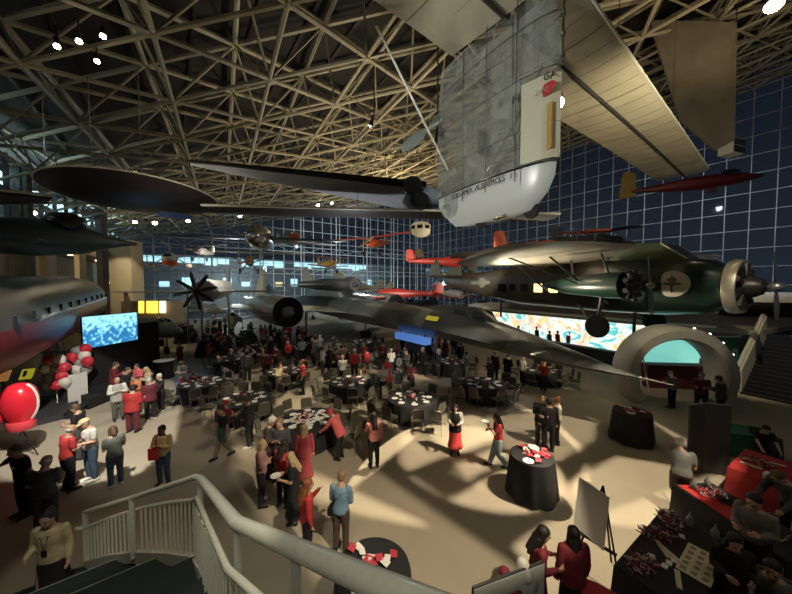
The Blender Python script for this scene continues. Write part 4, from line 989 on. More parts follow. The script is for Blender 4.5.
# ------------------------------------------------------------------ people
def remesh(mb, name, voxel, ratio=1., smooth_it=3):
    me = mb.mesh(name, [], 0); o = bpy.data.objects.new(name, me); COL.objects.link(o)
    m = o.modifiers.new('r', 'REMESH'); m.mode = 'VOXEL'; m.voxel_size = voxel; m.use_smooth_shade = True
    if smooth_it:
        s = o.modifiers.new('s', 'SMOOTH'); s.iterations = smooth_it; s.factor = .5
    if ratio < 1:
        d = o.modifiers.new('d', 'DECIMATE'); d.ratio = ratio
    dg = bpy.context.evaluated_depsgraph_get(); out = bpy.data.meshes.new_from_object(o.evaluated_get(dg), depsgraph=dg)
    bpy.data.objects.remove(o); bpy.data.meshes.remove(me); out.name = name
    out.polygons.foreach_set('use_smooth', [True] * len(out.polygons)); out.materials.clear()
    return out
def caps(mb, a, b, r0, r1, n=12, fl=1.):
    """a tapered limb with round ends"""
    a, b = V(a), V(b); d = b - a; L_ = max(d.length, 1e-4); d.normalize(); x = d.orthogonal().normalized(); y = d.cross(x); rs = []
    for t in (-90, -55, -25): rs.append((a + d * (r0 * math.sin(math.radians(t))), r0 * math.cos(math.radians(t)) + 1e-4))
    rs.append((a, r0)); rs.append((a + d * L_ * .35, r0 * .62 + r1 * .38 + .004)); rs.append((b, r1))
    for t in (25, 55, 90): rs.append((b + d * (r1 * math.sin(math.radians(t))), r1 * math.cos(math.radians(t)) + 1e-4))
    return mb.loft([[p + (x * math.cos(2 * PI * k / n) + y * math.sin(2 * PI * k / n) * fl) * r for k in range(n)] for p, r in rs])
def ring(c, rx, ry, n=16, M_=None):
    pts = [V((rx * math.cos(2 * PI * k / n), ry * math.sin(2 * PI * k / n), 0)) for k in range(n)]
    return [V(c) + (M_ @ p if M_ else p) for p in pts]
ARMS = {  # per side: upper arm, forearm, hand directions (x outward, y forward, z up)
    'down': ((.16, -.02, -1), (.04, .22, -1), (0, .2, -1)), 'hold': ((.12, .10, -1), (-.30, 1, .18), (-.5, 1, .1)),
    'cross': ((.22, .22, -1), (-.95, .55, .22), (-1, .2, .1)), 'hip': ((.75, -.35, -.8), (-.85, .5, -.55), (-.6, .3, -.8)),
    'raise': ((.15, .55, -.75), (-.25, .55, .95), (-.1, .3, 1)), 'head': ((1., .15, .45), (-.75, -.1, .85), (-1, -.1, .5)),
    'reach': ((.1, .9, -.55), (-.05, 1, -.25), (0, 1, -.2)), 'swingf': ((.1, .45, -1), (0, .6, -.8), (0, .6, -.9)),
    'swingb': ((.12, -.4, -1), (.02, -.1, -1), (0, .1, -1)), 'out': ((.75, .35, -.6), (.5, .7, -.3), (.5, .7, -.3)), 'lap': ((.1, .35, -1), (-.25, 1, .02), (-.4, 1, -.2)),
    'phone': ((.1, .5, -.8), (-.45, .6, .85), (-.5, .2, .9)),
}
POSES = {  # arms (left, right), legs, lean degrees, head pitch
    'stand': ('down', 'down', 'stand', 0, 0), 'fold': ('cross', 'cross', 'stand', 0, 8), 'hold': ('hold', 'hold', 'stand', 3, 18),
    'walk': ('swingf', 'swingb', 'walk', 3, 4), 'walkhold': ('hold', 'phone', 'walk', 3, 10), 'hips': ('hip', 'down', 'stand', 0, 0), 'phone': ('down', 'phone', 'stand', 0, 12),
    'headarms': ('head', 'head', 'stand', 0, 0), 'lean': ('reach', 'reach', 'stand', 28, 20), 'sit': ('lap', 'lap', 'sit', 6, 12), 'sitlean': ('reach', 'reach', 'sit', 18, 14), 'carry': ('hold', 'down', 'walk', 2, 6), 'out': ('out', 'down', 'stand', 6, 4),
    'bend': ('hold', 'hold', 'stand', 20, 28),
}
def skeleton(pose):
    la, ra, legs, lean, hp_ = POSES[pose]; J = {}
    hz = .93 if legs != 'sit' else .50
    J['hip'] = V((0, 0, hz)); R = Matrix.Rotation(-math.radians(lean), 3, 'X'); J['R'] = R
    def up(p): return J['hip'] + R @ V(p)
    J['waist'] = up((0, 0, .17)); J['chest'] = up((0, .0, .36)); J['neck'] = up((0, -.01, .53)); J['up'] = up
    J['Rh'] = R @ Matrix.Rotation(-math.radians(hp_), 3, 'X'); J['head'] = up((0, .0, .565)) + J['Rh'] @ V((0, .025, .105))
    for s, a in ((1, la), (-1, ra)):
        u, f, h = [R @ V((q[0] * s, q[1], q[2])).normalized() for q in ARMS[a]]
        sh = up((.175 * s, -.005, .46)); el = sh + u * .285; wr = el + f * .25; J['arm', s] = (sh, el, wr, wr + h * .085, h)
    for s in (1, -1):
        h = V((.088 * s, 0, hz - .02))
        if legs == 'sit': k = h + V((.03 * s, .43, .0)); an = V((k.x, k.y - .02, .085)); fy = .14
        elif legs == 'walk':
            o = .20 * s; k = h + V((0, .10 if s > 0 else .02, -.42)); an = V((.088 * s, o * 1.15, .09 if s > 0 else .12))
        else: k = h + V((.012 * s, .015, -.43)); an = V((.105 * s, -.01, .085))
        J['leg', s] = (h, k, an, an + V((.015 * s, .145, -.045)))
    return J
def head_mb(mb, J):
    Rh, c = J['Rh'], J['head']
    def T(p): return c + Rh @ V(p)
    rs = []
    for z, rx, ry, yo in ((-.115, .028, .03, .045), (-.105, .048, .055, .03), (-.075, .062, .075, .015), (-.03, .071, .09, .002), (.02, .076, .097, -.004), (.065, .071, .09, -.01), (.10, .05, .065, -.015), (.118, .018, .022, -.015)):
        rs.append([T(p) for p in ring((0, yo, z), rx, ry, 18)])
    mb.loft(rs)
    caps(mb, J['up']((0, -.02, .50)), T((0, -.015, -.07)), .058, .05)
    caps(mb, T((0, .092, .01)), T((0, .112, -.025)), .009, .014, 8)          # nose
    mb.ball(T((0, .088, -.058)), (.024, .012, .008), 10, R=Rh)               # lips
    for s in (1, -1):
        mb.ball(T((s * .076, -.008, -.01)), (.011, .018, .03), 8, R=Rh)      # ears
        mb.ball(T((s * .03, .083, .022)), (.02, .01, .006), 8, R=Rh)         # brows
def hand_mb(mb, J, s):
    sh, el, wr, pc, h = J['arm', s]; fw = h.normalized(); inw = (J['hip'] + V((0, .25, .2)) - wr).normalized()
    ax = fw.cross(inw); ax = ax.normalized() if ax.length > .05 else V((0, 1, 0)); nr = ax.cross(fw).normalized()
    caps(mb, wr, wr + fw * .055, .026, .034, 10, .62); 
    base = wr + fw * .07
    for k, ln in enumerate((.074, .082, .076, .060)):
        o = base + ax * (.0235 * (k - 1.5)); m_ = o + (fw * .92 + nr * .25).normalized() * ln * .52; e = m_ + (fw * .6 + nr * .75).normalized() * ln * .48
        caps(mb, o - fw * .02, m_, .0102, .009, 8); caps(mb, m_, e, .009, .0075, 8)
    o = wr + fw * .02 - ax * .03; m_ = o + (-ax * .7 + fw * .7 + nr * .3).normalized() * .038; caps(mb, o, m_, .0125, .0105, 8); caps(mb, m_, m_ + (fw + nr * .4).normalized() * .03, .0105, .0085, 8)
def body_mesh(pose):
    J = skeleton(pose); mb = MB(); u = J['up']; R = J['R']; hz = J['hip'].z
    rs = [ring(u((0, 0, z)), rx, ry, 18, R) for z, rx, ry in ((-.08, .10, .09), (-.02, .155, .105), (.04, .16, .11), (.14, .128, .09), (.22, .132, .095), (.34, .155, .11), (.43, .16, .10), (.49, .11, .075), (.53, .05, .05))]
    mb.loft(rs); head_mb(mb, J)
    for s in (1, -1):
        sh, el, wr, pc, h = J['arm', s]
        caps(mb, sh, el, .05, .038); caps(mb, el, wr, .038, .025); hand_mb(mb, J, s)
        h_, k, an, toe = J['leg', s]
        caps(mb, h_, k, .088, .056); caps(mb, k, an, .056, .036)
        caps(mb, an + V((0, -.03, -.045)), toe, .032, .03, fl=.9)
    return remesh(mb, 'body', .0085, .45, 2)
def shirt_mesh(pose, kind):
    J = skeleton(pose); mb = MB(); u = J['up']; R = J['R']; g = .018 if kind != 'jacket' else .035; low = {'short': -.05, 'long': -.06, 'jacket': -.14}[kind]
    rs = [ring(u((0, 0, z)), rx + g, ry + g, 18, R) for z, rx, ry in ((low, .165, .115), (.04, .16, .115), (.14, .142, .105), (.22, .142, .105), (.34, .16, .115), (.43, .162, .104), (.485, .11, .078), (.50, .065, .06))]
    mb.loft(rs)
    for s in (1, -1):
        sh, el, wr, pc, h = J['arm', s]
        if kind == 'short': caps(mb, sh, sh.lerp(el, .68), .066, .060)
        else: caps(mb, sh, el, .062 + g * .2, .05 + g * .2); caps(mb, el, el.lerp(wr, .93), .05 + g * .2, .036 + g * .2)
    return remesh(mb, 'top', .019, 1., 2)
def bottom_mesh(pose, kind):
    J = skeleton(pose); mb = MB(); u = J['up']; R = J['R']; hz = J['hip'].z; sit = POSES[pose][2] == 'sit'
    mb.loft([ring(u((0, 0, z)), rx + .014, ry + .014, 18, R) for z, rx, ry in ((-.10, .12, .10), (-.04, .16, .11), (.04, .158, .11), (.09, .145, .10))])
    if kind in ('skirt', 'dress') and not sit:
        zl = .42 if kind == 'skirt' else .22; f = 1.15 if kind == 'skirt' else 1.35
        mb.loft([ring((0, .0, z), rx, ry, 20) for z, rx, ry in ((zl, .19 * f, .165 * f), (zl + .15, .185 * (f + 1) / 2, .155 * (f + 1) / 2), (hz - .1, .185, .135), (hz + .06, .165, .12))])
    else:
        for s in (1, -1):
            h_, k, an, toe = J['leg', s]
            if kind == 'shorts': caps(mb, h_, h_.lerp(k, .88), .105, .088)
            else:
                w = 1.25 if kind == 'wide' else 1.
                caps(mb, h_, k, .104, .074 * w); caps(mb, k, k.lerp(an, .93), .074 * w, .058 * w)
    return remesh(mb, 'bottom', .02, 1., 2)
def shoes_mesh(pose, s0):
    J = skeleton(pose); mb = MB()
    for s in (s0,):
        h_, k, an, toe = J['leg', s]
        for q in (0,):
            a = an + V((0, -.045, -.035)); b = toe + V((0, .0, .0)); caps(mb, a, b, .044, .038, 12, .9); mb.box((a + b) / 2 + V((0, .01, -.028)), (.08, .25, .03))
    return remesh(mb, 'shoes', .013, 1., 2)
def hair_mesh(pose, kind):
    J = skeleton(pose); mb = MB(); Rh, c = J['Rh'], J['head']
    def T(p): return c + Rh @ V(p)
    if kind == 'fringe_ring': 
        mb.ball(T((0, -.045, -.005)), (.084, .068, .055), 16, R=Rh)
    elif kind == 'cap':
        mb.ball(T((0, -.012, .055)), (.092, .108, .078), 16, R=Rh); mb.ball(T((0, .11, .045)), (.07, .06, .012), 12, R=Rh)
    else:
        mb.ball(T((0, -.028, .045)), (.092, .104, .092), 16, R=Rh); mb.ball(T((0, -.045, -.01)), (.086, .075, .085), 16, R=Rh)
        if kind == 'bob':
            for s in (1, -1): caps(mb, T((s * .066, -.01, .04)), T((s * .078, -.0, -.10)), .035, .028)
            caps(mb, T((0, -.06, 0)), T((0, -.07, -.12)), .07, .06)
        if kind == 'long':
            for s in (1, -1): caps(mb, T((s * .064, -.02, .03)), T((s * .085, -.02, -.20)), .036, .03)
            caps(mb, T((0, -.06, -.02)), T((0, -.10, -.30)), .075, .07, fl=.7)
            caps(mb, T((.05, -.06, -.1)), T((.05, -.11, -.36)), .05, .035); caps(mb, T((-.05, -.06, -.1)), T((-.05, -.11, -.36)), .05, .035)
        if kind == 'bun': mb.ball(T((0, -.09, .10)), .048, 10)
    return remesh(mb, 'hair', .013, 1., 2)
CACHE = {}
def cached(key, fn, m):
    if key not in CACHE: CACHE[key] = fn()
    k2 = key + (m.name,)
    if k2 not in CACHE:
        me = CACHE[key].copy(); me.materials.append(m); CACHE[k2] = me
    return CACHE[k2]
SKIN = [mat('skin_light', (.52, .32, .22), .55), mat('skin_tan', (.36, .21, .13), .55), mat('skin_deep', (.14, .075, .045), .55)]
C_ = {'red': (.42, .03, .03), 'bred': (.62, .05, .05), 'dred': (.17, .018, .025), 'maroon': (.12, .018, .03), 'black': (.012, .012, .014), 'white': (.60, .58, .52), 'cream': (.58, .47, .27), 'grey': (.17, .17, .16),
      'lgrey': (.36, .36, .34), 'blue': (.16, .27, .36), 'lblue': (.34, .44, .52), 'navy': (.02, .03, .06), 'jean': (.045, .075, .12), 'ljean': (.30, .40, .42), 'khaki': (.30, .24, .14), 'brown': (.07, .045, .035), 'pink': (.60, .22, .20),
      'mauve': (.40, .22, .20), 'olive': (.10, .11, .085), 'green': (.04, .12, .09), 'magenta': (.32, .03, .09), 'purple': (.12, .03, .08), 'yellow': (.62, .45, .20), 'dgrey': (.06, .06, .06), 'orange': (.6, .2, .08), 'coral': (.62, .12, .13),
      'blonde': (.45, .33, .17), 'hgrey': (.42, .40, .36), 'hwhite': (.62, .60, .54), 'hbrown': (.10, .055, .03), 'hblack': (.012, .010, .009), 'auburn': (.20, .07, .03), 'hlight': (.25, .16, .08), 'plaid': (.20, .05, .05)}
SZ = {'m': 1.035, 'f': .965}
npers = 0
def person(label, pos, face, pose, top, tcol, bot, bcol, hair, hcol, sex='f', skin=0, h=None, shoe='black', group=None, extra=None, detail=True, w=1.):
    """face: degrees, 0 looks away from the camera along +Y, 90 looks to the picture's left, 180 looks back"""
    global npers; npers += 1
    s = (h or (1.74 if sex == 'm' else 1.64)) / 1.70
    t = thing('person', label, 'person', pos, math.radians(face), group, sc=(s * w * (1.13 if sex == 'm' else 1.04), s * (1.12 if sex == 'm' else 1.04) * w, s))
    link('body', cached(('body', pose), lambda: body_mesh(pose), SKIN[skin]), t)
    link('shirt' if top != 'jacket' else 'jacket', cached(('top', pose, top), lambda: shirt_mesh(pose, top), cmat(C_[tcol])), t)
    link({'skirt': 'skirt', 'dress': 'skirt', 'shorts': 'shorts'}.get(bot, 'trousers'), cached(('bot', pose, bot), lambda: bottom_mesh(pose, bot), cmat(C_[bcol])), t)
    if hair != 'none': link('hat' if hair == 'cap' else 'hair', cached(('hair', pose, hair), lambda: hair_mesh(pose, hair), cmat(C_[hcol], .6)), t)
    if detail:
        for q in (1, -1): link('shoe', cached(('shoe', pose, q), lambda: shoes_mesh(pose, q), cmat(C_[shoe], .5)), t)
        J = skeleton(pose)
        k = ('eye', pose)
        for s_ in (1, -1):
            if (k, s_) not in CACHE:
                CACHE[(k, s_)] = MB().ball(J['head'] + J['Rh'] @ V((s_ * .03, .088, .005)), (.014, .009, .008), 10).mesh('eye', mat('eye_dark', (.02, .015, .012), .2))
            link('eye', CACHE[(k, s_)], t)
    if extra: extra(t, skeleton(pose))
    return t
def bag(col, side=-1, big=False):
    def f(t, J):
        u = J['up']; b = MB().box(u((side * -.22, .02, -.05)), (.09, .24 if big else .2, .26 if big else .18)); o = obj('handbag', b, cmat(C_[col], .4), t, smooth=0, bevel=.02)
        st_ = MB().path([u((side * -.22, .02, .05)), u((side * -.16, .115, .2)), u((side * .04, .13, .36)), u((side * .12, .02, .515)), u((side * .06, -.12, .40)), u((side * -.14, -.12, .18)), u((side * -.22, .0, .05))], .011, 6)
        obj('bag_strap', st_, cmat(C_['black'], .5), o)
    return f
def badge(t, J):
    u = J['up']; obj('name_badge', MB().box(u((-.06, .135, .33)), (.10, .008, .06)), mat('badge_white', (.75, .75, .7), .5), t, smooth=0)
def lanyard(t, J):
    u = J['up']; obj('lanyard', MB().path([u((-.07, .0, .52)), u((-.05, .12, .42)), u((0, .14, .2)), u((.05, .12, .42)), u((.07, .0, .52))], .006, 5).box(u((0, .145, .17)), (.07, .006, .09)), cmat(C_['black'], .5), t)
def apron(col):
    def f(t, J):
        u = J['up']; obj('apron', MB().loft([[u((x, y, z)) for x, y in ((-w, .05), (-w * .6, .125 + d), (w * .6, .125 + d), (w, .05), (w * .6, .118 + d), (-w * .6, .118 + d))] for z, w, d in ((-.35, .2, .02), (-.05, .19, .02), (.12, .165, .005))]), cmat(C_[col]), t, 40)
    return f
def vest(col):
    def f(t, J):
        k = ('vestmesh', id(J))
        u = J['up']; R = J['R']; g = .034; mb = MB(); mb.loft([ring(u((0, 0, z)), rx + g, ry + g, 18, R) for z, rx, ry in ((-.16, .17, .12), (.04, .16, .115), (.14, .142, .105), (.22, .142, .105), (.34, .15, .113), (.44, .13, .10), (.49, .09, .07))]); obj('vest', mb, cmat(C_[col]), t, 60)
    return f
def held_plate(t, J):
    sh, el, wr, pc, h = J['arm', -1]; c = pc + V((.06, .06, .03)); obj('held_plate', MB().lathe([(.02, 0), (.08, .0), (.12, .018), (.12, .024), (.08, .008), (.02, .006)], c, 18), mat('plate_white', (.75, .74, .70), .35), t)
def skirtbag(t, J): bag('red', 1, True)(t, J)
def tote(t, J):
    u = J['up']; obj('tote_bag', MB().box(u((.13, .17, .05)), (.26, .07, .34)), cmat(C_['bred'], .5), t, smooth=0, bevel=.02)
    obj('tote_strap', MB().path([u((.05, .17, .2)), u((.08, .13, .45)), u((.13, .0, .53)), u((.15, -.12, .4))], .018, 6), cmat(C_['bred'], .5), t)
def byhead(x, y, hh=1.68):          # floor position of somebody whose head top is seen at x,y
    p = G(x, y, hh); return V((p.x, p.y, 0))
def sitpos(x, y): p = G(x, y, 1.27); return V((p.x, p.y, 0))
# ------------------------------------------------------------------ furniture
SIDES = ['arch side', 'arch and far glass corner', 'far glass side', 'screen and far glass corner', 'screen side', 'screen and railing corner', 'railing side', 'arch and railing corner']
def side_of(a): return SIDES[int(round((a % (2 * PI)) / (PI / 4))) % 8]
ch_back = mat('chair_fabric', (.085, .08, .055), .8, noise=.2, nscale=14); ch_leg = mat('chair_frame', (.30, .29, .26), .3, .7)
chair0 = None
def chair_meshes():
    seat = MB().box((0, 0, .455), (.44, .43, .07)).mesh('seat', ch_back, 0)
    bk = MB(); bk.loft([[V((-w, -.20 - .13 * (z - .52) - .02, z)), V((w, -.20 - .13 * (z - .52) - .02, z)), V((w, -.20 - .13 * (z - .52) + .025, z)), V((-w, -.20 - .13 * (z - .52) + .025, z))] for z, w in ((.55, .19), (.62, .205), (.85, .205), (.92, .17))])
    bkm = bk.mesh('backrest', ch_back, 40)
    fr_ = MB().path([V((-.2, -.19, .44)), V((-.215, -.215, .65)), V((-.21, -.26, .9)), V((-.15, -.27, .955)), V((.15, -.27, .955)), V((.21, -.26, .9)), V((.215, -.215, .65)), V((.2, -.19, .44))], .011, 6)
    frm = fr_.mesh('back_frame', ch_leg, 60)
    legs = [MB().tube((sx * .19, sy * .18, .43), (sx * .215, sy * .235, 0), .011, n=6).mesh('leg', ch_leg, 60) for sx in (-1, 1) for sy in (-1, 1)]
    one = MB(); 
    one.box((0, 0, .455), (.44, .43, .07)); one.box((0, -.235, .74), (.4, .04, .38))
    for sx in (-1, 1):
        for sy in (-1, 1): one.tube((sx * .19, sy * .18, .43), (sx * .215, sy * .235, 0), .012, n=4, mi=1)
    return seat, bkm, frm, legs, one.mesh('banquet_chair', [ch_back, ch_leg], 0)
CM = chair_meshes()
CHL = 'chairs around the black round tables'
def chair(pos, rz, label, full=True, group=CHL):
    if full:
        t = thing('banquet_chair', label, 'chair', pos, rz, group)
        link('seat', CM[0], t); link('backrest', CM[1], t); link('back_frame', CM[2], t)
        for m in CM[3]: link('leg', m, t)
    else:
        t = link('banquet_chair', CM[4], None, pos, (0, 0, rz)); tag(t, label, 'chair', group)
    return t
black_cloth = mat('black_tablecloth', (.012, .012, .014), .85, noise=.2)
def cloth_mesh(r, h, flare=.06, waves=14, mname=None, m=None):
    mb = MB(); n = 84; rings = [[V((1e-3 * math.cos(2 * PI * k / n), 1e-3 * math.sin(2 * PI * k / n), h)) for k in range(n)], [V((r * math.cos(2 * PI * k / n), r * math.sin(2 * PI * k / n), h)) for k in range(n)]]
    for t in (.04, .3, .65, 1.):
        rr_ = []
        for k in range(n):
            a = 2 * PI * k / n; q = r + .012 + t * (flare + .035 * math.sin(waves * a + 1.3 * math.sin(3 * a))); rr_.append(V((q * math.cos(a), q * math.sin(a), h - .015 - t * (h - .05))))
        rings.append(rr_)
    mb.loft(rings, cap=False); return mb.mesh('tablecloth', m or black_cloth, 50)
CLM = cloth_mesh(1.0, .765); 
TBM = MB().lathe([(.02, .72), (.96, .72), (.96, .75), (.02, .75)], n=40).mesh('tabletop', brown, 40)
TLM = MB().lathe([(.3, 0), (.3, .03), (.05, .06), (.05, .72)], n=16).mesh('pedestal', dark_steel, 40)
plate_m = MB().lathe([(.02, 0), (.09, .0), (.135, .018), (.135, .024), (.088, .008), (.02, .006)], n=20).mesh('plate', mat('plate_white', (.75, .74, .70), .35), 50)
nap_m = MB().slab([V((-.07, -.05, 0)), V((.08, -.04, 0)), V((.06, .06, .012)), V((-.06, .05, .02))], .012).mesh('napkin', mat('napkin_white', (.72, .70, .66), .8), 0)
napr_m = MB().slab([V((-.09, -.04, 0)), V((.05, -.06, 0)), V((.09, .05, .015)), V((-.04, .07, .012))], .014).mesh('napkin', mat('napkin_red', (.45, .04, .06), .8), 0)
cup_m = MB().lathe([(.028, 0), (.038, .10), (.034, .10), (.025, .006)], n=14).mesh('cup', mat('cup_clear', (.55, .56, .55), .15), 50)
def pom(r=.13):
    mb = MB(); rnd = random.Random(3)
    for k in range(26):
        a, b = rnd.uniform(0, 2 * PI), rnd.uniform(0, 1.3); c = V((math.cos(a) * math.cos(b), math.sin(a) * math.cos(b), math.sin(b) + .35)) * r * rnd.uniform(.5, 1)
        mb.ball(c, (r * .32, r * .32, r * .2), 6, mi=k % 2)
    return mb
pom_m = pom().mesh('centrepiece', [mat('pom_red', (.4, .03, .04), .8), mat('pom_white', (.6, .55, .5), .8)], 0)
OCC = []
def round_table(x, y, desc, skip=(), full=True, nplate=8, nnap=6, rot=.2, deco=True, clutter=0, chairs=True):
    p = G(x, y, .765); c = V((p.x, p.y, 0)); rnd = random.Random(int(x * 31 + y))
    t = thing('round_table', 'round banquet table, %s' % desc, 'table', c, 0, 'round banquet tables'); link('tabletop', TBM, t); link('pedestal', TLM, t)
    o = link('tablecloth', CLM, None, c, (0, 0, rot)); tag(o, 'black cloth over the round table, %s' % desc, 'tablecloth', 'black cloths on the round tables')
    for k in range(8):
        a = rot + k * PI / 4; s_ = side_of(a)
        if chairs and full and k % 2 == 0 and (k + 1) % 8 not in skip and k not in skip:
            a2 = a + PI / 8; q = c + V((math.cos(a2), math.sin(a2), 0)) * (1.5 + rnd.uniform(0, .2)); chair(q, a2 + PI / 2 + rnd.uniform(-.7, .7), 'chair pushed back from table %s, %s' % (desc, s_), full)
        if chairs and k not in skip:
            q = c + V((math.cos(a), math.sin(a), 0)) * (1.28 + rnd.uniform(-.04, .16)); j = rnd.uniform(-.25, .25)
            chair(q, a + PI / 2 + j, 'beige banquet chair at table %s, %s' % (desc, s_), full)
        if k < nplate:
            q = c + V((math.cos(a), math.sin(a), 0)) * .72; q.z = .767
            tag(link('plate', plate_m, None, q), 'white plate on table %s, %s' % (desc, s_), 'plate', 'plates on the round tables')
    for k in range(nnap + clutter):
        a = k * 2.4 + rnd.uniform(0, .4); r_ = .52 if k < nnap else rnd.uniform(.12, .62); q = c + V((math.cos(a), math.sin(a), 0)) * r_; q.z = .767 if k < nnap else .78
        isr = rnd.random() < (.12 if clutter > 20 else .25)
        tag(link('napkin', napr_m if isr else nap_m, None, q, (0, 0, rnd.uniform(0, 6))), '%s folded napkin on table %s' % ('red' if isr else 'white', desc), 'napkin', 'napkins on table ' + desc)
    if deco:
        tag(link('centrepiece', pom_m, None, c + V((0, 0, .767)), (0, 0, rot)), 'red and white paper centrepiece on table %s' % desc, 'table decoration', 'centrepieces')
        for k in range(3):
            a = rot + 1 + k * 2.1; q = c + V((math.cos(a), math.sin(a), 0)) * .3; q.z = .767
            tag(link('cup', cup_m, None, q), 'clear cup beside the centrepiece of table %s' % desc, 'cup', 'cups on table ' + desc)
    return c
round_table(308, 419, 'behind the huddled group', skip=(5, 6, 7), clutter=56, rot=.3)
round_table(412, 398, 'beside the small easel sign', rot=.1)
round_table(350, 381, 'with the white-sleeved sitter', skip=(1,), rot=.25)
round_table(202, 382, 'beside the magenta trousers', skip=(2,), rot=.4, clutter=8)
round_table(245, 398, 'behind the green apron waiter', skip=(5, 0), rot=.15, clutter=3)
round_table(285, 371, 'between cream and red shirts', skip=(4, 0), rot=.35)
round_table(484, 383, 'below the jet yellow mark', rot=.2)
round_table(541, 369, 'under the black jet nose', rot=.45)
round_table(452, 361, 'below the jet cockpit', full=False)
round_table(231, 358, 'beside the raised-arms man', full=False, rot=.3, skip=(1, 6))
round_table(396, 353, 'below the blue panel', full=False, nnap=4)
round_table(334, 353, 'behind the grey shirted man', full=False, nnap=4)
round_table(300, 344, 'nearest the jet nacelle', full=False, nnap=3, deco=False)
round_table(362, 342, 'below the jet mid body', full=False, nnap=3, deco=False)
round_table(258, 346, 'beyond the raised-arms man', full=False, nnap=3, deco=False)
round_table(217, 338, 'beside the propeller airliner', full=False, nnap=3, deco=False)
round_table(426, 343, 'beyond the blue panel', full=False, nnap=3, deco=False)
# loose chairs near the littered table
for k, (x, y, rz, d) in enumerate(((352, 438, 1.2, 'turned away beside the pink hooded guest'), (366, 425, 1.0, 'pushed out on the bright floor patch'), (273, 392, -.6, 'standing alone on the bright floor between tables'), (222, 425, .6, 'beside the waiter in a green apron'), (515, 392, .4, 'standing loose past the table under the jet nose'))):
    p = G(x, y, .45); chair(V((p.x, p.y, 0)), rz, 'beige banquet chair ' + d, True, 'chairs pulled away from the tables')
pw_ = G(229, 378, .45)
fcm = MB().path([V((-.2, -.15, .0)), V((-.2, -.2, .45)), V((-.18, -.26, .85)), V((0, -.28, .93)), V((.18, -.26, .85)), V((.2, -.2, .45)), V((.2, -.15, 0))], .03, 8)
fc = thing('folding_chair', 'white folding chair facing the table with the raised arms man', 'chair', (pw_.x, pw_.y, 0), .4)
obj('backrest', fcm, white_paint, fc); obj('seat', MB().box((0, 0, .44), (.4, .38, .04)), white_paint, fc)
for s in (-1, 1): obj('leg', MB().tube((s * .19, .18, .43), (s * .2, .22, 0), .015, n=6), white_paint, fc)

def cocktail(x, y, r, h, desc, seed, top=None, items=10):
    p = G(x, y, h); c = V((p.x, p.y, 0)); t = thing('cocktail_table', 'tall round table ' + desc, 'table', c, 0, 'tall round tables')
    obj('tabletop', MB().lathe([(.02, h - .04), (r - .03, h - .04), (r - .03, h - .012), (.02, h - .012)], n=32), brown, t); obj('pedestal', MB().lathe([(.25, 0), (.25, .03), (.04, .06), (.04, h - .04)], n=14), dark_steel, t)
    me = cloth_mesh(r, h, .09, 9, m=black_cloth); tag(link('tablecloth', me, None, c), 'black cloth on the tall round table ' + desc, 'tablecloth', 'cloths on the tall tables')
    rnd = random.Random(seed)
    for k in range(items):
        a, q = rnd.uniform(0, 6.28), rnd.uniform(.1, .8) * r; me_ = (nap_m, napr_m, napr_m, plate_m)[k % 4 if k < 8 else k % 3]
        nm = 'plate' if me_ is plate_m else 'napkin'; w_ = 'white plate' if nm == 'plate' else ('white napkin' if me_ is nap_m else 'red napkin')
        o = link(nm, me_, None, (c.x + q * math.cos(a), c.y + q * math.sin(a), h + .002 + .003 * k), (0, 0, rnd.uniform(0, 6))); tag(o, '%s on the tall table %s' % (w_, desc), nm, 'things on the tall table ' + desc)
    o = link('centrepiece', pom_m, None, (c.x - .1, c.y + .08, h)); o.scale = (.8, .8, .6); tag(o, 'red and white paper pile on the tall table ' + desc, 'table decoration', 'centrepieces')
    return c
cocktail(632, 411, .56, 1.05, 'standing alone before the ring arch', 4, items=18)
cocktail(532, 455, .53, 1.05, 'beside the woman in pale jeans', 5, items=24)
cocktail(373, 568, .58, 1.05, 'at the railing below the blue sweater', 6, items=26)
c = G(164, 360, 1.05)
t = thing('cocktail_table', 'tall tapered black cloth table with a bare white top near the stage', 'table', (c.x, c.y, 0))
obj('skirt', MB().lathe([(.52, 0), (.42, .4), (.46, .9), (.5, 1.02)], n=32), black_cloth, t); obj('tabletop', MB().lathe([(.02, 1.02), (.52, 1.02), (.52, 1.05), (.02, 1.05)], n=32), mat('napkin_white', (.7, .7, .7)), t)

# ---- stage, screen, balloons, inflatable
black_skirt = mat('stage_skirt', (.008, .008, .009), .9)
tag(obj('stage_platform', MB().prism([G(*p)[:2] for p in ((88, 410), (152, 384), (140, 371), (60, 388))], 0, .45), black_skirt, smooth=0), 'low black skirted stage platform under the big screen', 'stage')
q = [G(34, 402), G(88, 396), G(64, 419), G(37, 426)]
tag(obj('stage_step', MB().prism([p[:2] for p in q], 0, .22), mat('stage_step_dark', (.03, .032, .034), .7), smooth=0), 'flat dark stage step beside the red inflatable glove', 'stage')
rmp = [G(64, 419, .0), G(88, 399, .35)]
tag(obj('ramp_edge', MB().slab([rmp[0], rmp[0] + V((.25, .05, 0)), rmp[1] + V((.25, .05, 0)), rmp[1]], .07), black_matte, smooth=0), 'black slanting ramp edge running up to the stage', 'ramp')
a, b = V((-15.15, 14.4, 0)), V((-14.75, 17.0, 0)); zt, zb = 3.95, 2.4
sc_ = thing('projection_screen', 'large lit pale blue screen showing a crowd picture beside the stage', 'screen', (0, 0, 0))
scm = bpy.data.materials.new('screen_image'); scm.use_nodes = True; nt = scm.node_tree; b_ = nt.nodes['Principled BSDF']; b_.inputs['Base Color'].default_value = (.02, .05, .08, 1)
tc = nt.nodes.new('ShaderNodeTexCoord'); sx_ = nt.nodes.new('ShaderNodeSeparateXYZ'); nt.links.new(tc.outputs['Object'], sx_.inputs[0])
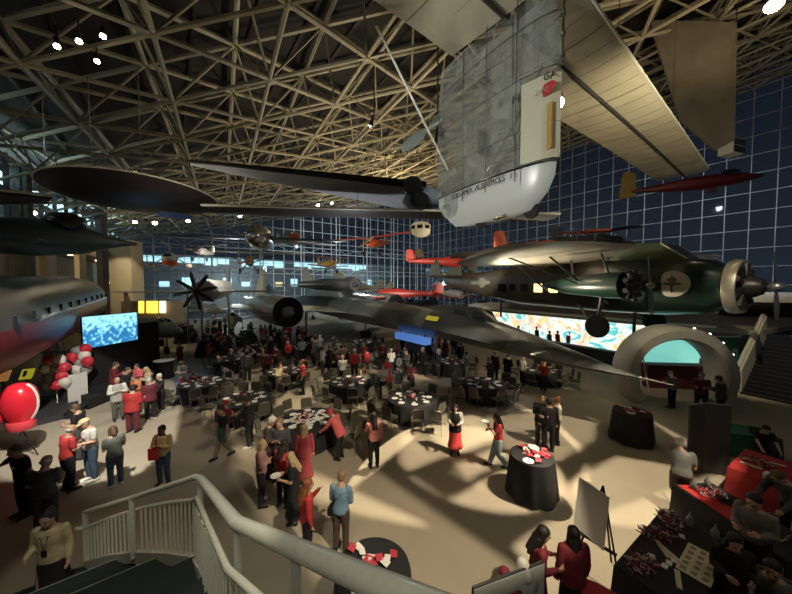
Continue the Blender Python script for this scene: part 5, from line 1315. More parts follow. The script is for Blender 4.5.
no = nt.nodes.new('ShaderNodeTexNoise'); no.inputs['Scale'].default_value = 5.5; no.inputs['Detail'].default_value = 4; nt.links.new(tc.outputs['Object'], no.inputs['Vector'])
mr = nt.nodes.new('ShaderNodeMapRange'); mr.inputs[1].default_value = 3.75; mr.inputs[2].default_value = 3.05; mr.inputs[3].default_value = -.12; mr.inputs[4].default_value = .10; nt.links.new(sx_.outputs[2], mr.inputs[0])
ad = nt.nodes.new('ShaderNodeMath'); nt.links.new(no.outputs[0], ad.inputs[0]); nt.links.new(mr.outputs[0], ad.inputs[1])
rp_ = nt.nodes.new('ShaderNodeValToRGB'); ee = rp_.color_ramp.elements; ee[0].position = .46; ee[0].color = (.30, .66, .86, 1); ee[1].position = .60; ee[1].color = (.02, .15, .35, 1); x = ee.new(.52); x.color = (.14, .48, .72, 1)
nt.links.new(ad.outputs[0], rp_.inputs[0]); nt.links.new(rp_.outputs[0], b_.inputs['Emission Color']); b_.inputs['Emission Strength'].default_value = 1.0
obj('display', MB().slab([V((a.x, a.y, zb)), V((b.x, b.y, zb)), V((b.x, b.y, zt)), V((a.x, a.y, zt))], .03), scm, sc_, smooth=0)
d_ = (b - a).normalized(); n_ = V((-d_.y, d_.x, 0)) * .06
fr_ = MB()
for p, q in ((V((a.x, a.y, zb)), V((b.x, b.y, zb))), (V((a.x, a.y, zt)), V((b.x, b.y, zt))), (V((a.x, a.y, zb)), V((a.x, a.y, zt))), (V((b.x, b.y, zb)), V((b.x, b.y, zt)))): fr_.tube(p, q, .04, n=4)
obj('frame', fr_, black_matte, sc_, smooth=0)
obj('drape', MB().slab([V((a.x - .05, a.y, .45)), V((b.x + .3, b.y + 1.2, .45)), V((b.x + .3, b.y + 1.2, zb + .9)), V((b.x, b.y + .1, zb + .9)), V((b.x, b.y, zb)), V((a.x, a.y, zb))], -.05), black_skirt, sc_, smooth=0)
bred = mat('balloon_red', (.5, .03, .05), .2, coat=.4); bwh = mat('balloon_white', (.62, .58, .52), .25, coat=.4); bgr = mat('balloon_grey', (.25, .26, .25), .25, coat=.4)
bmesh_ = {}
for nm, m in (('red', bred), ('white', bwh), ('silver grey', bgr)):
    bmesh_[nm] = MB().lathe([(.008, -.25), (.02, -.235), (.015, -.215), (.09, -.15), (.165, -.04), (.18, .05), (.15, .14), (.08, .195), (.004, .212)], n=20).mesh('balloon', m, 80)
BL = {'left': [(50, 361, 'red'), (60, 360, 'white'), (47, 370, 'white'), (55, 370, 'silver grey'), (64, 368, 'red'), (50, 378, 'silver grey'), (61, 377, 'red'), (49, 386, 'white'), (57, 386, 'red'), (65, 383, 'white')],
      'right': [(78, 350, 'silver grey'), (86, 349, 'red'), (73, 357, 'red'), (84, 356, 'white'), (79, 363, 'silver grey'), (88, 362, 'red'), (77, 370, 'white'), (86, 370, 'silver grey')]}
ords = ['topmost', 'second', 'third', 'fourth', 'fifth', 'sixth', 'lowest']
for side, ls in BL.items():
    Y = 13.2 if side == 'left' else 13.9; cnts = {}
    for k, (x, y, cn_) in enumerate(ls):
        p = P(x, y, Y + .12 * math.sin(k * 2.1)); cnts[cn_] = cnts.get(cn_, 0) + 1
        nn_ = ('topmost', 'second', 'third', 'fourth', 'fifth')[cnts[cn_] - 1]
        o = link('balloon', bmesh_[cn_], None, p, (random.uniform(-.6, .6), random.uniform(-.6, .6), 0)); o.scale = (1.25,) * 3
        tag(o, '%s balloon, %s of its colour on the %s' % (cn_, nn_, 'balloon column nearer the red glove' if side == 'left' else 'balloon column beside the screen'), 'balloon', 'balloons by the stage')
    p = P(56 if side == 'left' else 81, 400, Y); q = P(56 if side == 'left' else 81, 358, Y)
    o = thing('balloon_stand', 'thin pole with a round foot holding the balloons %s' % ('nearer the red glove' if side == 'left' else 'beside the screen'), 'stand', (p.x, p.y + .05, 0), 0, 'balloon stands')
    obj('pole', MB().tube((0, 0, .0), (0, 0, q.z), .02, n=8), white_paint, o); obj('foot', MB().lathe([(.22, 0), (.22, .03), (.03, .05)], n=20), dark_steel, o)
pd = thing('podium_sign', 'white box podium with handwritten sign between the balloon columns', 'sign', (0, 0, 0))
a, b = P(68, 404, 13.3), P(88, 396, 13.8); a.z = b.z = 0
obj('front_panel', MB().slab([a, b, b + V((0, 0, 1.5)), a + V((0, 0, 1.45))], .05), mat('sign_white', (.6, .58, .54), .6), pd, smooth=0)
dd = b - a; wr = MB(); rnd = random.Random(2); ang = math.atan2(dd.y, dd.x)
for row in range(3):
    pts = [a + dd * (.15 + .07 * k) + V((math.sin(ang) * .03, -math.cos(ang) * .03, 1.2 - .28 * row + .07 * math.sin(k * 2.3 + row))) for k in range(8)]
    wr.path(pts, .012, 5)
obj('handwriting', wr, lmat, pd); obj('red_stripe', MB().slab([a + V((.02, -.03, .12)), b + V((.02, -.03, .12)), b + V((.02, -.03, .3)), a + V((.02, -.03, .25))], .01), bred, pd, smooth=0)
obj('side_panel', MB().slab([a, a + V((-.5, .25, 0)), a + V((-.5, .25, 1.4)), a + V((0, 0, 1.45))], .04), mat('podium_brown', (.09, .07, .05), .7), pd, smooth=0)
rk = thing('slatted_rack', 'pale green slatted rack standing behind the balloons', 'rack', G(60, 388) + V((0, 0, 0)), .2)
b = MB()
for k in range(5): b.box((-.6 + .3 * k, 0, 1.35), (.12, .04, 1.2))
obj('slat', b, mat('rack_sage', (.25, .27, .18), .6), rk, smooth=0); obj('rail', MB().box((0, 0, 1.95), (1.5, .06, .12)), mat('rack_sage', (.2, .2, .2)), rk, smooth=0); obj('rail', MB().box((0, 0, .7), (1.5, .06, .1)), mat('rack_sage', (.2, .2, .2)), rk, smooth=0)
for s in (-1, 1): obj('leg', MB().box((s * .65, 0, .4), (.06, .06, .8)), mat('rack_sage', (.2, .2, .2)), rk, smooth=0)
rg = G(23, 459); rg = V((rg.x, rg.y, 0))
gl = thing('inflatable_glove', 'giant glossy red inflatable boxing glove on a black tripod', 'inflatable', rg, .3, sc=(.74, .74, .93))
gb = MB(); rings = []
for z, rx, ry, xo in ((1.02, .34, .28, 0), (1.10, .40, .33, 0), (1.2, .42, .35, 0), (1.34, .40, .33, 0), (1.40, .40, .34, .0), (1.55, .50, .44, -.02), (1.85, .58, .52, -.02), (2.15, .58, .52, -.02), (2.4, .50, .45, -.02), (2.55, .33, .3, -.02), (2.62, .1, .1, -.02)): rings.append([V((xo + rx * math.cos(2 * PI * k / 28), ry * math.sin(2 * PI * k / 28), z)) for k in range(28)])
gm_ = mat('glove_red', (.60, .02, .035), .22, coat=.5, noise=.1, nscale=1.5)
obj('body', gb.loft(rings), gm_, gl, 70)
obj('thumb', MB().ball((-.52, -.1, 1.75), (.19, .22, .42), 16), gm_, gl, 70)
obj('cuff_band', MB().loft([[V((r * 1.04 * math.cos(2 * PI * k / 28), r * .87 * math.sin(2 * PI * k / 28), z)) for k in range(28)] for z, r in ((1.03, .36), (1.08, .42), (1.3, .43), (1.34, .41))]), mat('glove_cuff', (.62, .06, .08), .3), gl, 60)
obj('white_seam', MB().path([V((.45 * math.cos(t) + .17, -.05, 1.95 + .62 * math.sin(t))) for t in [-1.35 + .27 * k for k in range(11)]], .045, 8), bwh, gl, 60)
for k in range(3):
    t = .5 + k * 2.1; obj('leg', MB().tube((0, 0, 1.04), (.42 * math.cos(t), .42 * math.sin(t), 0), .022, n=8), black_matte, gl)
for x, y, Y, cc, lab in ((27, 374, 12.2, (.65, .6, .05), 'tilted yellow information panel with blue marks under the airliner'), (3, 376, 11.5, (.55, .25, .08), 'tilted orange information panel at the photo edge under the airliner')):
    p = P(x, y, Y); t = thing('information_panel', lab, 'sign', (p.x, p.y, 0), .5, 'information panels')
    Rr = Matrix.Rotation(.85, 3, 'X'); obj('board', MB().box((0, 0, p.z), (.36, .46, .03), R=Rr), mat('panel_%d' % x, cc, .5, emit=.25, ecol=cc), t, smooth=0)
    obj('leg', MB().tube((0, 0, 0), (0, 0, p.z), .04, n=8), dark_steel, t)
    if x == 27: obj('blue_marks', MB().box((-.06, -.0, p.z + .022), (.10, .26, .01), R=Rr).box((.08, .02, p.z + .022), (.09, .2, .01), R=Rr), mat('panel_blue', (.05, .25, .4), .5), t, smooth=0)

# ---- right hand merchandise tables
redc = mat('red_tablecloth', (.34, .016, .02), .7, noise=.12); 
def rect_table(name, c, ax, ln, wd_, m, label, h=.76):
    ax = V((ax[0], ax[1], 0)).normalized(); rz = math.atan2(ax.y, ax.x); t = thing(name, label, 'table', (c[0], c[1], 0), rz)
    b = MB(); n = 40; rings = []
    def rect(k, e, z, wv=0):
        pr_ = k / n * 4; s = int(pr_); f = pr_ - s; hx, hy = ln / 2 + e, wd_ / 2 + e
        P4 = ((-hx, -hy), (hx, -hy), (hx, hy), (-hx, hy)); x = P4[s % 4][0] * (1 - f) + P4[(s + 1) % 4][0] * f; y = P4[s % 4][1] * (1 - f) + P4[(s + 1) % 4][1] * f
        q = 1 + wv * .02 * math.sin(k * 2.2); return V((x * q, y * q, z))
    for e, z, wv in ((0, h, 0), (.012, h - .02, 0), (.03, .4, 1), (.05, .03, 1.6)): rings.append([rect(k, e, z, wv) for k in range(n)])
    obj('cloth_cover', b.loft(rings), m, t, 40)
    return t, ax, V((-ax.y, ax.x, 0))
t1 = rect_table('merchandise_table', (9.65, 7.65), (.85, .5), 1.7, 1.0, redc, 'red cloth table with papers beside the seated reader near the stairs')
t2 = rect_table('merchandise_table', (7.15, 6.0), (0.05, -1), 2.0, .95, black_cloth, 'black cloth table with a red runner and dark goods by the standing man')
t3 = rect_table('merchandise_table', (4.95, 5.12), (.84, .55), 2.3, 1.0, black_cloth, 'black cloth table spread with badges papers and beads beside the easel')
t4 = rect_table('merchandise_table', (3.35, 3.85), (.75, -.55), 1.5, 1.0, redc, 'red cloth table at the bottom of the view below the easel')
t5 = rect_table('merchandise_table', (11.3, 9.7), (.9, -.3), 1.5, .9, mat('green_cloth', (.02, .13, .08), .8), 'dark green cloth table between the folding panels and the stairs')
tag(obj('table_runner', MB().box((6.92, 6.25, .764), (.42, 1.35, .008), rz=.05), mat('runner_red', (.55, .03, .03), .6), smooth=0), 'bright red cloth runner on the black goods table', 'table runner')
def on(tt, u, v, z=.770):
    t, ax, ay = tt; return V((t.location.x, t.location.y, z)) + ax * u + ay * v
def put(name, me, p, rz, label, cat, group): return tag(link(name, me, None, p, (0, 0, rz)), label, cat, group)
def beadpile(n, seed, cols, sx=.3, sy=.2):
    mb = MB(); r = random.Random(seed)
    for k in range(n):
        a = r.uniform(0, 6.28); q = math.sqrt(r.random()); c = V((sx * q * math.cos(a), sy * q * math.sin(a), .02 + .05 * (1 - q)))
        mb.tube(c, c + V((r.uniform(-.07, .07), r.uniform(-.07, .07), r.uniform(-.0, .05))), .010, n=4, mi=r.randrange(len(cols)))
    return mb.mesh('beads', cols, 0)
bc = [mat('bead_maroon', (.10, .012, .02), .3), mat('bead_red', (.3, .02, .03), .3), mat('bead_pale', (.5, .42, .40), .3)]
for k, (tt, u, v, rz) in enumerate(((t3, -.8, .25, .4), (t3, .85, .3, 1), (t3, .2, .32, 0), (t2, -.6, 0, 0), (t4, .25, .2, .5), (t1, .1, .1, 1.2))):
    o = put('bead_pile', beadpile(130, k, bc), on(tt, u, v), rz, 'pile of shiny maroon and pale beads on the %s' % ('black table end by the easel', 'black table end by the folding panels', 'black table middle beside the badges', 'red table before the folding panels', 'red table at the bottom edge', 'red table by the stairs')[k], 'beads', 'bead piles'); o['kind'] = 'stuff'
paper = mat('paper_cream', (.62, .58, .44), .7); ink = mat('paper_print', (.30, .22, .12), .7)
ps = thing('print_sheet', 'large cream sheet printed with rows of small pictures on the black table', 'paper', on(t3, .05, -.28), math.atan2(.57, .82))
obj('sheet', MB().box((0, 0, .004), (.85, .42, .008)), paper, ps, smooth=0)
b = MB()
for i in range(5):
    for j in range(3): b.box((-.32 + .16 * i, -.13 + .13 * j, .010), (.09, .07, .003))
obj('printed_pictures', b, ink, ps, smooth=0)
card_m = MB().box((0, 0, .006), (.11, .08, .012)).mesh('card', mat('card_white', (.7, .68, .62), .6), 0)
for k, (u, v) in enumerate(((-.5, .02), (-.36, .0), (-.22, -.03), (-.45, .2), (.55, .05))): put('card', card_m, on(t3, u, v), .6 + k * .1, 'small white card on the black table, %s from the easel end' % ('second', 'third', 'fourth', 'first', 'last')[k], 'card', 'cards on the black table')
long_m = MB().box((0, 0, .012), (.38, .07, .024)).mesh('box', mat('paper_box', (.6, .55, .40), .6), 0)
for k, (tt, u, v) in enumerate(((t3, -.62, -.18), (t3, -.1, .16), (t3, -.12, .06), (t1, -.3, .2), (t1, .35, -.1), (t1, .1, .3), (t2, .6, .1))): put('flat_box', long_m, on(tt, u, v), .9 + k * .4, 'long flat cream box on the %s' % ('black table edge nearest the easel', 'black table behind the cards', 'black table just above the print sheet', 'red stair-side table far end', 'red stair-side table near end', 'red stair-side table middle', 'red table before the folding panels')[k], 'box', 'flat boxes on the tables')
bot = MB().lathe([(.055, 0), (.06, .02), (.06, .13), (.03, .19), (.012, .24), (.012, .27)], n=14).mesh('bottle', mat('bottle_grey', (.25, .28, .27), .2), 60)
for k, (tt, u, v) in enumerate(((t3, 1.02, .05), (t3, 1.02, -.3), (t2, -.85, .2), (t2, -.8, -.2))): put('spray_bottle', bot, on(tt, u, v), k, 'grey cone-topped bottle on the %s' % ('black table far end, screen side', 'black table far end, arch side', 'red table corner by the standing man', 'red table corner by the black table')[k], 'bottle', 'cone topped bottles')
for k, (u, v) in enumerate(((-.4, 0), (.0, .1), (.4, -.05), (.7, .15))):
    put('goods_pile', beadpile(60, 20 + k, [black_gloss, bc[0], alu], .2, .16), on(t2, u, v), k, 'pile of dark wrapped goods on the red table, %s from the standing man' % ('first', 'second', 'third', 'last')[k], 'merchandise', 'goods on the red table')['kind'] = 'stuff'
put('white_box', MB().box((0, 0, .06), (.2, .14, .12)).mesh('b', mat('card_white', (.7, .7, .7)), 0), on(t1, -.7, -.15), .4, 'small white box standing on the red stair-side table', 'box', None)
ez = V((3.9, 5.5, 0)); e_ = thing('easel', 'black tripod easel holding a grey board beside the black table', 'easel', ez, -.95)
for k, (dx, dy) in enumerate(((-.4, -.25), (.42, -.25), (.02, .45))): obj('leg', MB().tube((0, 0, 1.72), (dx, dy, 0), .018, n=8), black_matte, e_)
obj('ledge', MB().box((0, -.22, .72), (.62, .06, .03)), black_matte, e_); bo = obj('board', MB().slab([V((-.42, -.14, .76)), V((.16, -.34, .76)), V((.16, -.16, 1.66)), V((-.42, .04, 1.66))], .025), mat('board_grey', (.62, .60, .54), .6), e_, smooth=0)
fp = thing('room_divider', 'tall dark grey two-fold display panels behind the red tables', 'panel', (0, 0, 0))
a, m_, b = V((8.42, 8.5, 0)), V((8.98, 8.62, 0)), V((9.58, 8.45, 0)); fm_ = mat('panel_grey', (.055, .06, .058), .7)
for p, q in ((a, m_), (m_, b)): obj('panel', MB().slab([p + V((0, 0, .03)), q + V((0, 0, .03)), q + V((0, 0, 2.05)), p + V((0, 0, 2.05))], .04), fm_, fp, smooth=0)
obj('top_edge', MB().tube(a + V((0, 0, 2.06)), m_ + V((0, 0, 2.06)), .02, n=6).tube(m_ + V((0, 0, 2.06)), b + V((0, 0, 2.06)), .02, n=6), mat('edge_pale', (.3, .3, .26), .5), fp)
gp_ = thing('glass_sign_screen', 'pale frosted screen with a metal top rail at the bottom of the view', 'screen', (0, 0, 0))
a, b = G(473, 588, 1.5), G(543, 562, 1.5)
obj('panel', MB().slab([V((a.x, a.y, .1)), V((b.x, b.y, .1)), b, a], .03), mat('frosted_panel', (.52, .56, .50), .5), gp_, smooth=0)
obj('top_rail', MB().tube(a, b, .022, n=8), chrome, gp_)
md = a.lerp(b, .52); md.z = 0
for p in (a, b, V((md.x, md.y, 1.5))): obj('post', MB().tube((p.x, p.y, 0), (p.x, p.y, 1.5), .018, n=8), dark_steel, gp_)
# standing easel sign (white with black mark) and stand beside table
p = byhead(399, 366, 1.25); e_ = thing('sign_stand', 'narrow grey sign stand with a white oval placard near the easel-side table', 'sign', p, PI)
obj('pole', MB().tube((0, 0, 0), (0, 0, 1.2), .02, n=8), dark_steel, e_); obj('placard', MB().ball((0, 0, 1.45), (.16, .02, .24), 20), mat('card_white', (.7, .7, .7)), e_, 60); obj('board', MB().box((0, .04, .6), (.42, .03, .6)), mat('board_slate', (.12, .14, .15), .5), e_, smooth=0); obj('symbol', MB().path([V((-.05, .03, 1.5)), V((.04, .03, 1.52)), V((-.02, .03, 1.42)), V((.05, .03, 1.36))], .012, 5), lmat, e_); obj('foot', MB().lathe([(.2, 0), (.2, .02), (.03, .04)], n=20), dark_steel, e_)
# ------------------------------------------------------------------ the guests
def fp(x, y): p = G(x, y, 0); return V((p.x, p.y, 0))
# label, position, facing, pose, top, colour, bottom, colour, hair, colour, sex, skin, extra kwargs
B = byhead
PEO = [
 ('woman in blue sweater seen from behind with a black shoulder bag', fp(341, 551), -12, 'hold', 'long', 'blue', 'pants', 'brown', 'short', 'hlight', 'f', 0, dict(extra=bag('black', 1))),
 ('woman with long auburn hair in a red sweater behind the stair railing', B(306, 478), -60, 'phone', 'long', 'red', 'pants', 'black', 'long', 'auburn', 'f', 0, {}),
 ('woman in dusty pink blouse with short blonde hair', fp(262, 505), -75, 'fold', 'long', 'mauve', 'pants', 'black', 'bob', 'blonde', 'f', 0, {}),
 ('white haired person in a dark brown jacket behind the dusty pink blouse', B(269, 419), -90, 'hold', 'jacket', 'brown', 'pants', 'black', 'short', 'hwhite', 'm', 0, {}),
 ('man with glasses in a grey jacket facing the stairs', B(280, 421), 175, 'fold', 'jacket', 'dgrey', 'pants', 'black', 'short', 'hlight', 'm', 0, {}),
 ('woman in red top with long dark hair in the middle of the huddle', B(282, 440), -20, 'hold', 'long', 'bred', 'pants', 'black', 'long', 'hblack', 'f', 0, {}),
 ('blonde woman in a black dress holding a white plate', B(294, 451), 95, 'hold', 'short', 'black', 'dress', 'black', 'long', 'blonde', 'f', 0, dict(extra=held_plate)),
 ('woman in a long dark red coat beside the littered table', B(304, 424), 15, 'stand', 'jacket', 'dred', 'dress', 'dred', 'long', 'hlight', 'f', 0, {}),
 ('person in a coral red hooded top leaning over the littered table', fp(340, 459), 70, 'lean', 'jacket', 'coral', 'pants', 'black', 'short', 'red', 'f', 0, {}),
 ('woman in pink top and black trousers standing with her back turned', fp(374, 467), 20, 'phone', 'long', 'pink', 'pants', 'black', 'long', 'hblack', 'f', 0, {}),
 ('woman in a long red skirt and black vest walking on the open floor', fp(455, 453), 170, 'hold', 'long', 'white', 'dress', 'bred', 'long', 'hblack', 'f', 0, dict(extra=vest('black'))),
 ('woman in red tee and wide pale jeans carrying a plate', fp(498, 467), 85, 'walkhold', 'short', 'red', 'wide', 'ljean', 'long', 'hblack', 'f', 0, dict(extra=held_plate)),
 ('man in a black jacket facing the stairs in the pair on the open floor', fp(541, 445), 170, 'hold', 'jacket', 'black', 'pants', 'dgrey', 'short', 'hlight', 'm', 0, dict(extra=badge)),
 ('tall person all in black with back turned in the open floor group', fp(548, 450), -20, 'stand', 'long', 'black', 'pants', 'black', 'short', 'hblack', 'm', 0, {}),
 ('woman in a white top and black trousers in the open floor group', fp(557, 444), 60, 'phone', 'long', 'white', 'pants', 'black', 'bun', 'auburn', 'f', 0, {}),
 ('white haired man in grey polo and dark shorts beside the folding panels', fp(680, 512), -35, 'bend', 'short', 'grey', 'shorts', 'dgrey', 'short', 'hwhite', 'm', 0, {}),
 ('dark haired guest in yellow top with a red tote bag and jeans', fp(164, 484), 185, 'fold', 'long', 'yellow', 'pants', 'jean', 'short', 'hblack', 'f', 2, dict(extra=tote)),
 ('person in a grey shirt and blue jeans with white sneakers', fp(116, 486), 60, 'hold', 'short', 'olive', 'pants', 'jean', 'bob', 'hbrown', 'f', 0, dict(shoe='white')),
 ('man in a white shirt and flat cap', fp(92, 480), 160, 'hold', 'short', 'white', 'pants', 'jean', 'cap', 'cream', 'm', 0, dict(extra=badge, shoe='white', h=1.8)),
 ('bald man in a dark red polo shirt', B(66, 429), -20, 'hold', 'short', 'red', 'pants', 'black', 'fringe_ring', 'hgrey', 'm', 1, {}),
 ('person in black shirt behind the man in the flat cap', B(79, 406), 110, 'hold', 'short', 'black', 'pants', 'dgrey', 'short', 'hbrown', 'm', 0, {}),
 ('man in a black polo with white name badge and arm held out', B(22, 446), 165, 'out', 'short', 'black', 'pants', 'black', 'short', 'hbrown', 'm', 0, dict(extra=badge)),
 ('white haired man in a grey green shirt seen from behind', B(43, 461), 20, 'hold', 'short', 'olive', 'pants', 'dgrey', 'fringe_ring', 'hwhite', 'm', 0, {}),
 ('woman in a cream blouse and black skirt walking past the lower stair', V((G(50, 503, 2.05).x, G(50, 503, 2.05).y, .3)), 195, 'carry', 'long', 'cream', 'dress', 'black', 'bun', 'hblack', 'f', 0, dict(extra=lanyard)),
 ('broad guest in a bright red sweater seen from behind', fp(133, 432), 5, 'hold', 'jacket', 'red', 'pants', 'maroon', 'short', 'hblack', 'm', 0, dict(w=1.15)),
 ('man in a dark red jacket nearest the screen', B(113, 364), -50, 'hold', 'jacket', 'dred', 'pants', 'maroon', 'short', 'hbrown', 'm', 0, {}),
 ('man in white shirt and pale grey vest in the stage side group', B(117, 379), -130, 'fold', 'long', 'white', 'pants', 'olive', 'fringe_ring', 'hlight', 'm', 0, dict(extra=vest('lgrey'))),
 ('person in a red and white blouse in the stage side group', B(138, 363), 180, 'hold', 'long', 'coral', 'pants', 'black', 'short', 'hbrown', 'f', 0, {}),
 ('long haired blonde woman in cream top in the stage side group', B(148, 366), 150, 'hold', 'long', 'cream', 'pants', 'khaki', 'long', 'blonde', 'f', 0, {}),
 ('white haired person in black jumper and trousers by the tall white topped table', fp(161, 411), 160, 'phone', 'long', 'black', 'pants', 'black', 'short', 'hwhite', 'f', 0, dict(shoe='white')),
 ('person in a maroon jacket and black trousers beside the bright red sweater', fp(151, 420), 60, 'hold', 'jacket', 'maroon', 'pants', 'black', 'short', 'hgrey', 'm', 0, dict(shoe='white')),
 ('red haired guest in orange behind the bright red sweater', B(136, 374), 170, 'hold', 'long', 'orange', 'pants', 'black', 'short', 'auburn', 'f', 0, {}),
 ('guest in black turned to the stage side group', B(126, 369), -90, 'hold', 'long', 'black', 'pants', 'black', 'short', 'hbrown', 'm', 0, {}),
 ('woman in pale blazer and magenta trousers', B(182, 360), 175, 'hold', 'jacket', 'lgrey', 'pants', 'magenta', 'bob', 'hlight', 'f', 0, {}),
 ('person in a maroon top standing behind the pale blazer', B(180, 342), 180, 'phone', 'long', 'maroon', 'pants', 'maroon', 'short', 'hbrown', 'f', 1, {}),
 ('dark haired waiter in black top and green apron', fp(224, 457), 150, 'carry', 'short', 'black', 'pants', 'khaki', 'short', 'hblack', 'f', 0, dict(extra=apron('green'))),
 ('guest in black standing beside the waiter and round table', B(249, 398), 100, 'hold', 'jacket', 'black', 'pants', 'black', 'short', 'hbrown', 'm', 0, dict(shoe='white')),
 ('woman in cream top and khaki trousers holding a basket of papers', fp(279, 396), -110, 'hold', 'long', 'cream', 'pants', 'khaki', 'short', 'auburn', 'f', 0, {}),
 ('person in a bright red shirt with a hand on the hip', fp(303, 394), 110, 'hips', 'short', 'bred', 'pants', 'black', 'short', 'auburn', 'm', 0, {}),
 ('man in a pale blue shirt seen from behind', B(302, 339), 5, 'hold', 'long', 'lblue', 'pants', 'black', 'short', 'hbrown', 'm', 0, {}),
 ('white haired guest in a red top beside the pale blue shirt', B(288, 341), 30, 'hold', 'long', 'bred', 'pants', 'black', 'short', 'hwhite', 'f', 0, {}),
 ('guest in dark red between the red vest and the white haired guest', B(276, 345), 170, 'hold', 'long', 'dred', 'pants', 'black', 'short', 'hbrown', 'f', 0, {}),
 ('guest in white sleeves and a red vest', B(263, 345), 120, 'hold', 'long', 'lgrey', 'pants', 'black', 'short', 'hbrown', 'f', 0, dict(extra=vest('red'))),
 ('man in grey with both arms raised to his head', B(247, 350), 180, 'headarms', 'long', 'lgrey', 'pants', 'black', 'short', 'hlight', 'm', 0, dict(extra=vest('grey'))),
 ('person in purple standing alone before the striped stands', B(225, 337), 170, 'stand', 'long', 'purple', 'pants', 'black', 'short', 'hbrown', 'f', 1, {}),
 ('person in navy standing beside the dark draped display', B(214, 325), 180, 'stand', 'long', 'navy', 'pants', 'navy', 'short', 'hbrown', 'm', 0, {}),
 ('tall man in light grey shirt with back turned', B(320, 336), 10, 'walk', 'long', 'lgrey', 'pants', 'grey', 'short', 'hgrey', 'm', 0, {}),
 ('woman in a grey top holding papers before the person in a red dress', B(383, 364), 185, 'fold', 'short', 'lgrey', 'pants', 'black', 'short', 'auburn', 'f', 0, {}),
 ('person in a bright red dress behind the woman in grey', B(388, 357), 150, 'hold', 'short', 'bred', 'dress', 'bred', 'short', 'hbrown', 'f', 1, {}),
 ('woman in a dark patterned red dress behind the easel sign', B(411, 361), 180, 'hold', 'long', 'plaid', 'skirt', 'black', 'short', 'hblack', 'f', 0, {}),
 ('guest in a red shirt turned sideways near the blue panel', B(424, 346), 90, 'hold', 'long', 'red', 'pants', 'black', 'short', 'hlight', 'm', 0, {}),
 ('first of two guests in dark red below the blue panel', B(383, 343), 160, 'hold', 'long', 'dred', 'pants', 'black', 'short', 'hbrown', 'm', 0, {}),
 ('second of two guests in dark red, nearer the blue panel', B(394, 344), 190, 'phone', 'long', 'dred', 'pants', 'black', 'short', 'hbrown', 'f', 1, {}),
 ('guest in a grey shirt standing before the ring arch', B(673, 371), 10, 'hold', 'long', 'grey', 'pants', 'black', 'cap', 'grey', 'f', 0, {}),
 ('guest in black and maroon under the arch edge by the folding panels', B(702, 374), 130, 'hold', 'jacket', 'maroon', 'pants', 'black', 'short', 'hbrown', 'm', 0, {}),
 ('guest in brown turned away beside the arch foot', B(722, 378), 30, 'hold', 'jacket', 'brown', 'pants', 'black', 'short', 'hblack', 'm', 0, {}),
 ('tall man in grey jacket with red cap standing inside the arch', B(692, 344), 120, 'hold', 'jacket', 'grey', 'pants', 'khaki', 'cap', 'red', 'm', 0, {}),
 ('guest in maroon behind the man with the red cap', B(705, 353), 170, 'fold', 'long', 'maroon', 'pants', 'black', 'short', 'hbrown', 'f', 0, {}),
 ('woman in dark red with long dark hair beside the frosted screen', B(538, 524), -100, 'hold', 'long', 'dred', 'dress', 'dred', 'long', 'hblack', 'f', 0, {}),
 ('woman in dark red with her back turned at the bottom of the view', B(574, 526), 0, 'stand', 'jacket', 'dred', 'dress', 'black', 'long', 'hblack', 'f', 0, {}),
 ('person in a red hat behind the frosted screen', B(507, 562), 0, 'hold', 'long', 'dred', 'pants', 'black', 'cap', 'dred', 'f', 0, dict(h=1.5)),
 ('white haired person behind the frosted screen', B(527, 556), 20, 'hold', 'long', 'lgrey', 'pants', 'black', 'bob', 'hwhite', 'f', 0, dict(h=1.55)),
 ('dark haired person in black standing at the black table', B(733, 529), 150, 'hold', 'jacket', 'black', 'dress', 'black', 'long', 'hblack', 'f', 0, {}),
 ('guest in a grey jumper reaching toward the red goods table', B(757, 497), 110, 'hold', 'long', 'grey', 'pants', 'black', 'short', 'hblack', 'm', 0, {}),
 ('person at the photo edge in grey reaching over the red table', B(796, 468), 95, 'lean', 'long', 'dgrey', 'pants', 'black', 'short', 'hbrown', 'm', 0, {}),
 ('man in a dark suit standing under the far end of the balcony rail', B(150, 345), 170, 'stand', 'jacket', 'dgrey', 'pants', 'black', 'short', 'hbrown', 'm', 0, {}),
]
for i, a in enumerate(PEO):
    lab, pos, face, pose, top, tc_, bt, bc_, hr_, hc_, sx, sk, kw = a
    person(lab, pos, face, pose, top, tc_, bt, bc_, hr_, hc_, sx, sk, **kw)
# seated
def seated(label, x, y, face, pose, *a, **k):
    p = G(x, y, 1.27); pos = V((p.x, p.y, 0)); o = person(label, pos, face, pose, *a, **k)
    r = math.radians(face); d = V((-math.sin(r), math.cos(r), 0))
    chair(pos + d * .02, r, 'beige banquet chair under the %s' % ' '.join(label.split()[:9]), False, 'occupied chairs')
    return o
seated('seated person in white sleeves eating at the round table', 369, 368, 100, 'sitlean', 'long', 'white', 'pants', 'black', 'short', 'hbrown', 'f')
seated('seated person in a tan top beside the white sleeved diner', 364, 364, -160, 'sitlean', 'long', 'cream', 'pants', 'black', 'short', 'hlight', 'm')
seated('seated woman in red plaid at the table behind the magenta trousers', 194, 370, 170, 'sit', 'long', 'plaid', 'pants', 'black', 'bob', 'hbrown', 'f')
seated('seated guest in blue beside the arms raised man', 218, 360, -30, 'sit', 'short', 'blue', 'pants', 'jean', 'short', 'hbrown', 'm')
seated('seated guest in red before the waiter in the green apron', 224, 400, -20, 'sit', 'short', 'red', 'pants', 'black', 'short', 'red', 'f', skin=0)
seated('dark haired seated reader in black beside the red stair-side table', 762, 420, 150, 'sitlean', 'short', 'black', 'pants', 'black', 'short', 'hblack', 'f')
seated('seated person in grey at the black table holding papers', 775, 560, 120, 'sit', 'long', 'grey', 'pants', 'black', 'short', 'hblack', 'm')
